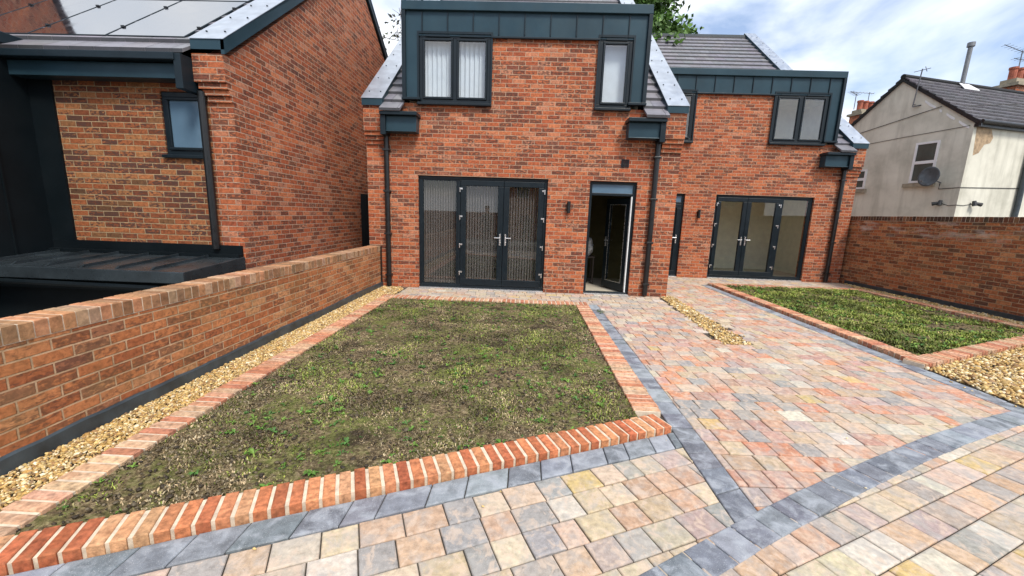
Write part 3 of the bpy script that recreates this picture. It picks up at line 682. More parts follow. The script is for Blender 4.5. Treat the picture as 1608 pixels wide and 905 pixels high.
def frame_win(t, x0, x1, z0, z1, y, panes, name='window', blind=None, vents=True, depth=.07, sill=True, glass='glass_up', fw=.062):
    """casement window; panes = list of (x0,x1)"""
    f = MB(); f.box(x0, x1, y, y+depth, z0, z0+fw); f.box(x0, x1, y, y+depth, z1-fw, z1); f.box(x0, x0+fw, y, y+depth, z0+fw, z1-fw); f.box(x1-fw, x1, y, y+depth, z0+fw, z1-fw)
    for a, b in zip(panes, panes[1:]): f.box(a[1], b[0], y, y+depth, z0+fw, z1-fw)
    w_ = f.build(name, M['frame'], t, bevel=.005)
    for (a, b) in panes:
        s = MB(); k = .038; za, zb = z0+fw+.003, z1-fw-.003; yy = y-.018
        s.box(a+.003, b-.003, yy, y+.05, za, za+k); s.box(a+.003, b-.003, yy, y+.05, zb-k, zb); s.box(a+.003, a+k, yy, y+.05, za+k, zb-k); s.box(b-k, b-.003, yy, y+.05, za+k, zb-k)
        s.build('sash', M['frame'], w_, bevel=.006)
        g_ = MB(); g_.box(a+k-.004, b-k+.004, y+.012, y+.02, za+k-.004, zb-k+.004); g_.build('pane', M[glass], w_)
        if vents:
            v = MB(); v.box(a+.1*(b-a), b-.1*(b-a), y-.028, y-.018, z1-fw*.75, z1-fw*.3); v.build('trickle_vent', M['metal_dk'], w_, bevel=.003)
    if sill:
        s = MB(); s.box(x0-.03, x1+.03, y-.07, y+.02, z0-.045, z0-.002); s.build('sill', M['frame'], w_, bevel=.006)
    return w_
def lever(t, x, y, z, direction):
    b = MB(); b.box(x-.014, x+.014, y-.012, y, z-.11, z+.11); b.tube([(x, y-.01, z+.035), (x, y-.05, z+.035), (x+direction*.11, y-.052, z+.035)], .010, 8); b.tube([(x, y-.018, z-.055), (x, y-.012, z-.055)], .010, 8)
    return b.build('handle', M['steel'], t, bevel=.003)
def hinge(t, x, y, z, s=1):
    b = MB(); b.tube([(x, y-.018, z-.04), (x, y-.018, z+.045)], .011, 8); b.box(x, x+s*.05, y-.012, y-.001, z+.01, z+.04); return b.build('hinge', M['steel'], t, bevel=.002)
def bars(mb, x0, x1, z0, z1, y0, y1, wl, wr, wt, wb):
    mb.box(x0, x1, y0, y1, z0, z0+wb); mb.box(x0, x1, y0, y1, z1-wt, z1); mb.box(x0, x0+wl, y0, y1, z0+wb, z1-wt); mb.box(x1-wr, x1, y0, y1, z0+wb, z1-wt)

def new_house(name, label, cat, mirror, dy, party=False):
    C0 = 5.22
    X = (lambda x: C0-x) if mirror else (lambda x: x)
    s = -1 if mirror else 1
    YF = 7.87+dy
    t = thing(name, label, cat, ((X(-3.05)+X(2.79))/2, YF, 0))
    xa, xb = sorted((X(-3.05), X(2.79)))
    def hx(a, b, c, d): p, q = sorted((X(a), X(b))); return (p, q, c, d)
    ZE = 3.40
    wl = MB()
    holes = [hx(-2.08, .385, -.02, 2.168), hx(1.17, 2.05, -.02, 2.162), hx(-3.05, -.745, 3.45, 5), hx(1.175, 2.79, 3.43, 5)]
    wall_holes(wl, xa, xb, -.05, 4.565, YF, YF+.28, holes)
    YR, ZR, YB = YF-.15+6.30, 3.37+SL*6.30, YF-.15+12.6
    gz = lambda y: 3.25+SL*(y-(YF-.15))
    for k, x in enumerate((X(-3.05), X(2.79))):
        d = .25*(1 if x == xa else -1); x_ = x if x == xa else x
        wl.prism([(x_, YF+.28, -.05), (x_, YF+.28, gz(YF+.28)), (x_, YR, ZR-.12), (x_, YB, 3.25), (x_, YB, -.05)], (d, 0, 0))
    wl.box(xa+.25, xb-.25, YB-.28, YB, -.05, 3.2)
    wall = wl.build('wall', M['brick'], t, recalc=False)
    # corbelled pier heads
    for side, (p, q) in enumerate(((-3.05, -2.68), (2.42, 2.79))):
        if party and side == 1: continue
        c = MB(); p, q = sorted((X(p), X(q)))
        for i in range(3): c.box(p, q, YF-.03*(i+1), YF+.05, 2.70+.075*i, 2.70+.075*(i+1)-.008)
        c.box(p, q, YF-.12, YF+.05, 2.925, 3.36)
        c.build('corbelled_pier', M['brick'], t)
    # roof: tiles both sides, deck below
    rf = MB(); x0, x1 = (xa+.36, xb-.36) if not party else ((xa+.05, xb-.36) if mirror else (xa+.36, xb-.05))
    ye, ze = YF-.32, 3.235
    dl, dr = sorted((X(-2.315), X(2.03)))
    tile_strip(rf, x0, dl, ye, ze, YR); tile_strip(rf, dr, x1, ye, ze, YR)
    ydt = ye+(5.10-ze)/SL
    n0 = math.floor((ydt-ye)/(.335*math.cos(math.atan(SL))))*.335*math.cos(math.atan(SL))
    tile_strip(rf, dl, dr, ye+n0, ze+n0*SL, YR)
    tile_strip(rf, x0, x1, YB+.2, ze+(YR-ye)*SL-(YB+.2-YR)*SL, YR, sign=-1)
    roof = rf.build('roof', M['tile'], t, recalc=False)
    rr = MB(); zt = ze+(YR-ye)*SL
    rr.prism([(x0-.05, YR-.13, zt-.06), (x0-.05, YR-.08, zt+.035), (x0-.05, YR, zt+.07), (x0-.05, YR+.08, zt+.035), (x0-.05, YR+.13, zt-.06)], (x1-x0+.1, 0, 0)); rr.build('ridge', M['metal_dk'], roof)
    dk = MB()
    for (p, q) in ((x0, dl), (dr, x1)): dk.prism([(p, YF+.02, gz(YF+.02)-.05), (p, YR, ZR-.2), (p, YR, ZR-.3), (p, YF+.02, gz(YF+.02)-.16)], (q-p, 0, 0))
    dk.prism([(dl, ydt, 4.90), (dl, YR, ZR-.2), (dl, YR, ZR-.3), (dl, ydt, 4.80)], (dr-dl, 0, 0))
    dk.prism([(x0, YR, ZR-.2), (x0, YB, 3.17), (x0, YB, 3.07), (x0, YR, ZR-.3)], (x1-x0, 0, 0))
    dk.build('roof_deck', M['black_clad'], t)
    for side, (p, q) in enumerate(((-3.06, -2.685), (2.425, 2.80))):
        if party and side == 1: continue
        p, q = sorted((X(p), X(q)))
        verge(t, p, q, YF-.155, 3.485, YR, 3.485+SL*(YR-YF+.155), YB+.1, 3.485-.02, 0)
    # box gutters at the ends of the eaves
    for side, (p, q, e) in enumerate(((-2.695, -2.02, -1), (1.73, 2.40, 1))):
        b = MB(); Y0 = YF-.24
        P, Q = sorted((X(p), X(q)))
        b.box(P+.03, Q-.03, Y0+.03, YF-.003, 2.90, 3.17)
        b.box(P+.03, Q-.03, Y0, Y0+.03, 2.90, 2.915)
        bo = b.build('eaves_box', M['metal'], t, bevel=.006)
        g_ = MB(); g_.box(P, Q, Y0-.06, YF-.003, 3.172, 3.235); g_.build('gutter', M['metal_dk'], bo, bevel=.008)
        en = MB(); ex = X(p if e < 0 else q); ey = ex+(.095 if (e < 0) != mirror else -.095)
        en.box(ex, ey, Y0-.02, YF-.003, 2.84, 3.17); en.build('end_cheek', M['metal_dk'], bo, bevel=.006)
        px_ = X(-2.655 if e < 0 else 2.35); pp = MB()
        pp.tube([(px_, YF-.06, 2.86), (px_, YF-.06, .03)], .048, 14)
        dpp = pp.build('downpipe', M['black_plastic'], t, smooth=False)
        br = MB()
        for z in (.25, 1.05, 1.85, 2.6): br.box(px_-.062, px_+.062, YF-.115, YF-.002, z-.018, z+.018)
        br.split('pipe_clip', M['black_plastic'], dpp, bevel=.004)
    # dormer
    d = MB(); Yd = YF-.035
    L0, L1 = X(-2.315), X(-2.04); R0, R1 = X(1.765), X(2.03)
    d.box(dl+.002, dr-.002, Yd, ydt+.3, 4.57, 5.0)
    d.box(*sorted((L0, L1)), Yd, YF+.1, 3.53, 4.57); d.box(*sorted((R0, R1)), Yd, YF+.1, 3.53, 4.57)
    for xx in (dl, dr):
        q = xx+(.05 if xx == dl else -.05)
        d.prism([(xx, YF+.1, 3.50), (xx, YF+.1, 4.60), (xx, ydt+.1, 4.60), (xx, ydt+.1, 4.99)], (q-xx, 0, 0)) if False else d.prism([(xx, YF+.1, 3.53), (xx, YF+.1, 4.562), (xx, ydt-.56, 4.562)], (q-xx, 0, 0))
    dm = d.build('dormer', M['metal'], t)
    f = MB(); f.box(dl-.02, dr+.02, Yd-.055, ydt+.35, 4.965, 5.115); f.build('dormer_fascia', M['metal'], dm, bevel=.008)
    e_ = MB(); e_.box(dl-.022, dl+.045, Yd-.05, Yd+.25, 3.53, 4.963); e_.box(dr-.045, dr+.022, Yd-.05, Yd+.25, 3.53, 4.963)
    e_.box(X(-.74), X(1.17), Yd-.03, Yd+.01, 4.545, 4.575)
    for (p, q) in ((L0, L1), (R0, R1)): p, q = sorted((p, q)); e_.box(p-.03, q+.03, Yd-.07, Yd+.05, 3.485, 3.527)
    e_.split('edge_trim', M['metal_dk'], dm, bevel=.005)
    se = MB(); xx = -1.975
    while xx < 2.0:
        se.box(X(xx)-.008, X(xx)+.008, Yd-.022, Yd, 4.60 if xx < 1.7 else 4.60, 4.955); xx += .455
    se.split('standing_seam', M['metal_dk'], dm)
    # windows
    p, q = sorted((X(-2.036), X(-.744)))
    mid = (p+q)/2
    wA = frame_win(t, p, q, 3.455, 4.60, YF-.02, [(p+.062, mid-.035), (mid+.035, q-.062)])
    p2, q2 = sorted((X(1.178), X(1.762)))
    wB = frame_win(t, p2, q2, 3.435, 4.60, YF-.02, [(p2+.062, q2-.062)])
    for (sa, sb, sz, sw) in ((p, q, 3.455, .038), (p2, q2, 3.435, .038)):
        sur = MB(); bars(sur, sa-.03, sb+.03, sz, 4.64, YF-.05, YF-.022, .03, .03, sw, .001); sur.build('window_surround', M['metal_dk'], dm)
    # french doors
    y = YF+.05; a, b = sorted((X(-2.08), X(.385)))
    fr = MB(); fw = .06
    bars(fr, a, b, .025, 2.168, y, y+.075, fw, fw, .06, .055)
    mu = sorted((X(-1.335), X(-1.275))); fr.box(*mu, y, y+.075, .08, 2.108)
    fd = fr.build('french_doors', M['frame'], t, bevel=.006)
    th = MB(); th.box(a+.01, b-.01, YF-.035, YF+.1, .0, .024); th.build('threshold', M['steel'], fd, bevel=.003)
    sl = sorted((X(-2.02), X(-1.335))); bd = MB(); bars(bd, sl[0], sl[1], .08, 2.108, y+.008, y+.06, .025, .025, .025, .025); bd.build('sidelight_bead', M['frame'], fd)
    g_ = MB(); g_.box(sl[0]+.02, sl[1]-.02, y+.025, y+.04, .10, 2.09); g_.build('pane', M['glass'], fd)
    for (p, q, hd) in ((-1.272, -.448, -1), (-.442, .322, 1)):
        P, Q = sorted((X(p), X(q))); lf = MB(); bars(lf, P, Q, .085, 2.105, y-.018, y+.05, .105, .105, .105, .125)
        lf.build('door_leaf', M['frame'], fd, bevel=.008)
        g_ = MB(); g_.box(P+.10, Q-.10, y+.005, y+.02, .205, 2.005); g_.build('pane', M['glass'], fd)
        lever(fd, X(q-.05 if hd < 0 else p+.05), y-.018, 1.0, s*hd)
        hxx = X(p-.01 if hd < 0 else q+.01)
        for z in (.32, .86, 1.40, 1.92): hinge(fd, hxx, y-.012, z, s*(1 if hd < 0 else -1))
    # entrance door frame
    a, b = sorted((X(1.17), X(2.05))); fr = MB(); bars(fr, a, b, .02, 2.162, y, y+.075, .055, .055, .05, .03); fr.box(a+.055, b-.055, y, y+.075, 1.90, 1.95)
    fe_ = fr.build('door_frame', M['frame'], t, bevel=.006)
    g_ = MB(); g_.box(a+.05, b-.05, y+.03, y+.04, 1.945, 2.115); g_.build('fanlight', M['glass_obs'], fe_)
    th = MB(); th.box(a+.01, b-.01, YF-.03, YF+.12, .0, .022); th.build('threshold', M['steel'], fe_, bevel=.003)
    # the leaf
    hinge_x = X(1.985); ang = R(64) if not mirror else 0
    lf = MB(); gl = MB(); hd = MB()
    W = .74
    if mirror:
        p, q = a+.058, b-.058
        bars(lf, p, q, .052, 1.896, y-.01, y+.05, .10, .10, .10, .11); 
        lfo = lf.build('door', M['frame'], t, bevel=.006)
        gl.box(p+.09, q-.09, y+.01, y+.03, .15, 1.80); gl.build('door_panel', M['black_clad'], lfo)
        lever(lfo, q-.06, y-.012, 1.0, -1)
    else:
        hy = y+.075
        def tr(u, v, z): return (hinge_x-u*math.cos(ang)+v*math.sin(ang), hy+u*math.sin(ang)+v*math.cos(ang), z)
        def obox(mb, u0, u1, v0, v1, z0, z1):
            mb.add([tr(u0, v0, z0), tr(u1, v0, z0), tr(u1, v1, z0), tr(u0, v1, z0), tr(u0, v0, z1), tr(u1, v0, z1), tr(u1, v1, z1), tr(u0, v1, z1)],
                   [(0, 3, 2, 1), (4, 5, 6, 7), (0, 1, 5, 4), (1, 2, 6, 5), (2, 3, 7, 6), (3, 0, 4, 7)])
        obox(lf, 0, W, 0, .06, .05, .20); obox(lf, 0, W, 0, .06, 1.76, 1.88); obox(lf, 0, .12, 0, .06, .20, 1.76); obox(lf, W-.12, W, 0, .06, .20, 1.76)
        lfo = lf.build('door', M['frame'], t, bevel=.006, label='door leaf swung open into the dark hall')
        obox(gl, .11, W-.11, .025, .035, .19, 1.77); gl.build('pane', M['glass'], lfo)
        bd = MB(); k = .012
        obox(bd, .12, W-.12, -.004, .0, .20, .20+k); obox(bd, .12, W-.12, -.004, 0, 1.76-k, 1.76); obox(bd, .12, .12+k, -.004, 0, .2, 1.76); obox(bd, W-.12-k, W-.12, -.004, 0, .2, 1.76)
        bd.build('glazing_bead', M['steel'], lfo)
        ed = MB(); ed.box(hinge_x-.012, hinge_x+.008, y+.0, y+.07, .055, 1.895); ed.build('weather_strip', M['upvc'], fe_)
        obox(hd, W-.07, W-.04, -.012, 0, .90, 1.1); obox(hd, W-.16, W-.05, -.05, -.035, 1.02, 1.04); hd.build('handle', M['steel'], lfo)
    # wall lamp, vent
    lx = X(.79); lp = MB(); lp.tube([(lx, YF-.055, 1.55), (lx, YF-.055, 1.60), (lx, YF-.055, 1.72), (lx, YF-.055, 1.77)], .034, 12); lp.box(lx-.022, lx+.022, YF-.05, YF-.001, 1.60, 1.72)
    lo = lp.build('wall_lamp', M['black_plastic'], t, bevel=.003)
    bp = MB(); bp.box(lx-.035, lx+.035, YF-.012, YF-.001, 1.59, 1.73); bp.build('backplate', M['black_plastic'], lo)
    vx = X(1.79); v = MB(); v.box(vx-.07, vx+.07, YF-.018, YF-.001, 2.42, 2.435); v.box(vx-.07, vx+.07, YF-.018, YF-.001, 2.545, 2.56); v.box(vx-.07, vx-.055, YF-.018, YF-.001, 2.435, 2.545); v.box(vx+.055, vx+.07, YF-.018, YF-.001, 2.435, 2.545)
    for i in range(5): v.box(vx-.055, vx+.055, YF-.014, YF-.001, 2.445+i*.02, 2.455+i*.02)
    v.build('air_vent', M['metal_dk'], t)
    # rooms
    rm = MB(); i0, i1 = sorted((X(-2.78), X(.98))); y0, y1 = YF+.285, YF+(2.4 if mirror else 3.1)
    rm.box(i0, i0-.02, y0, y1, 0, 2.45); rm.box(i1, i1+.02, y0, y1, 0, 2.45); rm.box(i0, i1, y1, y1+.02, 0, 2.45); rm.box(xa+.26, xb-.26, y0, y1, 2.46, 2.5)
    rm.build('living_room_wall', M['room'], t)
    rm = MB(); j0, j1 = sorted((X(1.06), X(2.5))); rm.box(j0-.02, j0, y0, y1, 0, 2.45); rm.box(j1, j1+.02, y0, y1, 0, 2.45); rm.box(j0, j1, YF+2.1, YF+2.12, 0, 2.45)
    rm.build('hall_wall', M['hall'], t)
    fl = MB(); fl.box(xa+.26, xb-.26, YF+.02, y1, -.02, .018); fl.build('room_floor', M['room_floor'], t)
    up = MB(); up.box(dl+.07, dr-.07, YF+1.2, YF+1.25, 3.0, 4.53); up.box(dl+.07, dr-.07, YF+.29, YF+1.2, 4.53, 4.55); up.box(dl+.06, dl+.07, YF+.12, YF+1.2, 3.0, 4.53); up.box(dr-.07, dr-.06, YF+.12, YF+1.2, 3.0, 4.53); up.build('upper_room_wall', M['room'], t)
    return t, X, YF

def blind(label, x0, x1, z0, z1, y, mat, n, ang=25, group=None):
    t = thing('vertical_blind', label, 'blind', ((x0+x1)/2, y, z0), group); b = MB(); st = (x1-x0)/n; hw = st*.52
    a = R(ang)
    for i in range(n):
        c = x0+(i+.5)*st; aa = a+random.uniform(-.06, .06); dx, dy = hw*math.cos(aa), hw*math.sin(aa)
        b.prism([(c-dx, y-dy, z0), (c+dx, y+dy, z0), (c+dx, y+dy+.002, z0), (c-dx, y-dy+.002, z0)], (0, 0, z1-z0))
    b.build('slats', mat, t); h_ = MB(); h_.box(x0, x1, y-.02, y+.02, z1, z1+.035); h_.build('headrail', M['upvc'], t); return t

hA, XA, YA = new_house('detached_house', 'central new red brick house with vertical blinds and an open front door', 'house', False, 0)
hB, XBf, YB_ = new_house('terraced_house', 'new red brick house set back on the right with bare uncurtained french doors', 'house', True, 2.93, party=True)
blind('white vertical blind in the wide upstairs dormer window of the central house', -1.99, -.79, 3.50, 4.52, YA+.115, M['blind'], 14, 28)
b_ = thing('roller_blind', 'plain white roller blind in the narrow upstairs window of the central house', 'blind', (1.47, YA+.14, 3.5))
q = MB(); q.box(1.22, 1.72, YA+.14, YA+.145, 3.50, 4.52); q.build('fabric', M['blind'], b_)
q = MB(); q.tube([(1.22, YA+.14, 4.54), (1.72, YA+.14, 4.54)], .02, 10); q.build('roller', M['upvc'], b_)
blind('grey vertical blind behind the fixed side pane of the central french doors', -2.03, -1.33, .10, 2.10, YA+.17, M['blind_dk'], 14, 50)
blind('grey vertical blind behind the two leaves of the central french doors', -1.27, .32, .10, 2.10, YA+.17, M['blind_dk'], 30, 50)
# things inside
tb = thing('side_table', 'small dark table in the hall behind the open front door', 'table', (1.35, 9.2, 0))
q = MB(); q.box(1.12, 1.55, 9.0, 9.4, .60, .64); q.build('table_top', M['dark_wood'], tb)
for sx in (1.14, 1.51):
    for sy in (9.02, 9.36): q = MB(); q.box(sx, sx+.03, sy, sy+.03, .018, .60); q.build('leg', M['dark_wood'], tb)
bm = bmesh.new(); bmesh.ops.create_icosphere(bm, subdivisions=3, radius=.19)
for v in bm.verts:
    k = 1+.28*mnoise.noise(v.co*9)+.12*mnoise.noise(v.co*24); v.co *= k; v.co.z = max(-.15, v.co.z)*1.15
me = bpy.data.meshes.new('carrier_bag'); bm.to_mesh(me); bm.free(); me.materials.append(M['bag']); o = bpy.data.objects.new('carrier_bag', me); col.objects.link(o)
o.location = (1.36, 9.2, .82); tag(o, 'crumpled white plastic bag standing on the dark hall table', 'bag')

# ---- left house
def left_house():
    YF = 5.63; t = thing('terraced_house', 'brick house on the left with solar panels and a tall bare gable', 'house', (-6, YF, 0))
    XR_, XLw = -3.97, -9.8; s = .77; ye = YF-.15; YR, ZR = 9.9, 3.42+.77*(9.9-ye)
    YBk = 13.0; zb = ZR-.72*(YBk-YR)
    wl = MB(); wall_holes(wl, XLw, XR_-.33, -.05, 3.30, YF, YF+.28, [(-4.965, -4.36, 2.14, 2.96)])
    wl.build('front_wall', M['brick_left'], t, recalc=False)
    g_ = MB(); g_.prism([(XR_, YF, -.05), (XR_, YF, 3.40), (XR_, YR, ZR-.10), (XR_, YBk, zb-.1), (XR_, YBk, -.05)], (-.329, 0, 0)); g_.build('gable_wall', M['brick_gable'], t)
    c = MB()
    for i in range(3): c.box(-4.29-.03*i, XR_+.004, YF-.03*(i+1), YF+.05, 2.83+.075*i, 2.83+.075*(i+1)-.008)
    c.box(-4.38, XR_+.004, YF-.12, YF+.05, 3.055, 3.395); c.build('corbelled_pier', M['brick_gable'], t)
    # wide verge cap
    verge(t, -4.36, -3.92, ye, 3.565, YR, 3.565+s*(YR-ye), YBk+.1, 3.565+s*(YR-ye)-.72*(YBk+.1-YR), 0)
    sf = MB(); h = .15
    sf.prism([(-3.965, ye, 3.55), (-3.965, YR, 3.55+s*(YR-ye)), (-3.965, YBk+.1, 3.55+s*(YR-ye)-.72*(YBk+.1-YR)), (-3.965, YBk+.1, 3.38+s*(YR-ye)-.72*(YBk+.1-YR)), (-3.965, YR, 3.38+s*(YR-ye)), (-3.965, ye, 3.38)], (.045, 0, 0)); sf.build('verge_trim', M['metal'], t)
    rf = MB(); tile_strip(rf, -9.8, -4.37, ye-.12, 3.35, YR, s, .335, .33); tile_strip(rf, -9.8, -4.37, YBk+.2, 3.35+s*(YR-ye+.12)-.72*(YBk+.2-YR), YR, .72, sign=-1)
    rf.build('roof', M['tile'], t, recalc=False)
    dk = MB(); dk.prism([(-9.8, YF, 3.33), (-9.8, YR, ZR-.12), (-9.8, YBk, zb-.15), (-9.8, YBk, zb-.3), (-9.8, YR, ZR-.3), (-9.8, YF, 3.2)], (5.4, 0, 0)); dk.build('roof_deck', M['black_clad'], t)
    rw = MB(); rw.box(-9.8, XR_-.33, YBk-.25, YBk-.003, -.05, zb-.2); rw.build('rear_wall', M['brick_gable'], t)
    # eaves
    e = MB(); e.box(-6.76, -4.48, ye-.06, YF-.003, 3.06, 3.24); ev = e.build('eaves_fascia', M['metal'], t, bevel=.006)
    e = MB(); e.box(-6.80, -4.46, ye-.17, YF-.003, 3.25, 3.34); e.build('gutter', M['metal_dk'], ev, bevel=.01)
    e = MB(); e.box(-4.48, -4.385, ye-.15, YF-.003, 2.92, 3.335); e.build('end_cheek', M['metal_dk'], ev, bevel=.006)
    p = MB(); p.tube([(-4.345, YF-.06, 2.95), (-4.345, YF-.06, .88)], .048, 14); dp = p.build('downpipe', M['black_plastic'], t)
    # solar panels
    for r_ in range(2):
        for c_ in range(5):
            x1 = -4.60-c_*1.075; x0 = x1-1.05; d0 = .20+r_*1.74; d1 = d0+1.70
            cs, sn = math.cos(math.atan(s)), math.sin(math.atan(s)); P = lambda d, h: (ye+.08+d*cs-h*sn, 3.50+d*sn+h*cs)
            if x0 < -9.9: continue
            b = MB(); (ya, za), (yb, zb_), (yc, zc), (yd, zd) = P(d0, .0), P(d1, 0), P(d1, .04), P(d0, .04)
            b.prism([(x0, ya, za), (x0, yb, zb_), (x0, yc, zc), (x0, yd, zd)], (x1-x0, 0, 0)); so = b.build('solar_panel', M['metal_dk'], t, bevel=.003)
            b = MB(); (ya, za), (yb, zb_), (yc, zc), (yd, zd) = P(d0+.012, .036), P(d1-.012, .036), P(d1-.012, .043), P(d0+.012, .043)
            b.prism([(x0+.012, ya, za), (x0+.012, yb, zb_), (x0+.012, yc, zc), (x0+.012, yd, zd)], (x1-x0-.024, 0, 0)); b.build('solar_glass', M['pv'], so)
            b = MB()
            for dd in (.35, 1.3):
                (ya, za) = P(d0+dd, .04); b.box(x1-.01, x1+.035, ya-.03, ya+.03, za-.01, za+.012)
            b.split('panel_clamp', M['black_plastic'], so)
    wv = frame_win(t, -4.965, -4.36, 2.145, 2.955, YF+.02, [(-4.91, -4.415)], vents=False, glass='glass_obs')
    # black clad bay and its dark return
    q = MB(); q.box(-9.8, -6.755, 2.6, YF-.003, -.05, 3.42); bay = q.build('clad_bay', M['black_clad'], t)
    q = MB(); q.box(-9.8, -6.725, 2.57, YF-.003, 3.42, 3.56); q.build('bay_capping', M['metal_dk'], bay, bevel=.01)
    q = MB()
    for yy in (5.15, 4.7, 4.25, 3.8, 3.35): q.box(-6.755, -6.738, yy-.008, yy+.008, 0, 3.42)
    q.split('standing_seam', M['black_clad'], bay)
    q = MB(); q.box(-6.755, -6.43, YF-.03, YF-.003, -.05, 3.06); q.build('clad_return', M['black_clad'], t)
    # lean-to with standing seam roof
    q = MB(); q.prism([(-6.75, 4.55, .70), (-6.75, YF-.005, .775), (-6.75, YF-.005, .60), (-6.75, 4.55, .56)], (2.77, 0, 0)); ln = q.build('lean_to_roof', M['lead'], t, bevel=.008)
    q = MB(); 
    for k in range(6):
        x = -4.42-k*.43; q.prism([(x-.012, 4.60, .702), (x-.012, 5.50, .765), (x-.012, 5.50, .80), (x-.012, 4.66, .738)], (.024, 0, 0))
    q.split('standing_seam', M['lead'], ln)
    q = MB(); q.box(-6.75, -4.0, YF-.04, YF-.004, .775, .93); q.box(-6.75, -3.99, YF-.12, YF-.04, .77, .81); q.build('flashing', M['black_clad'], ln)
    q = MB(); q.box(-6.75, -4.02, 4.60, 4.72, .44, .50); q.tube([(-6.75, 4.53, .53), (-4.0, 4.53, .50)], .03, 8); q.build('lean_to_gutter', M['black_clad'], ln)
    q = MB(); q.box(-6.75, -4.05, 4.78, YF-.005, -.05, .60); q.build('lean_to_shade_wall', M['black_clad'], t)  # black wall added to give the deep shade under the roof
    return t
left_house()
# next staggered gable further left (its brick side shows in the solar glass)
t = thing('terraced_house', 'far left house of the staggered row, mirrored in the solar panels', 'house', (-12.5, 2.8, 0))
q = MB(); YF = 2.7; q.prism([(-9.85, YF, -.05), (-9.85, YF, 3.4), (-9.85, YF+4.6, 6.95), (-9.85, YF+9.2, 3.6), (-9.85, YF+9.2, -.05)], (-5.8, 0, 0)); q.build('wall', M['brick_gable'], t)
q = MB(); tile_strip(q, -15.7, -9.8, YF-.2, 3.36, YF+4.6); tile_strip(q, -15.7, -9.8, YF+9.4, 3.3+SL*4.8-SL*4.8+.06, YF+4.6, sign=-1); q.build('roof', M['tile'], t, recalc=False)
# gate in the passage
t = thing('passage_gate', 'tall black boarded gate closing the narrow passage left of the central house', 'gate', (-3.5, 9.7, 0))
q = MB()
for k in range(7): q.box(-3.94+k*.125, -3.94+k*.125+.12, 9.70, 9.725, .05, 1.85)
g0 = q.build('boards', M['black_clad'], t); q = MB(); q.box(-3.96, -3.06, 9.73, 9.76, .3, .4); q.box(-3.96, -3.06, 9.73, 9.76, 1.5, 1.6); q.build('rails', M['dark_wood'], t)

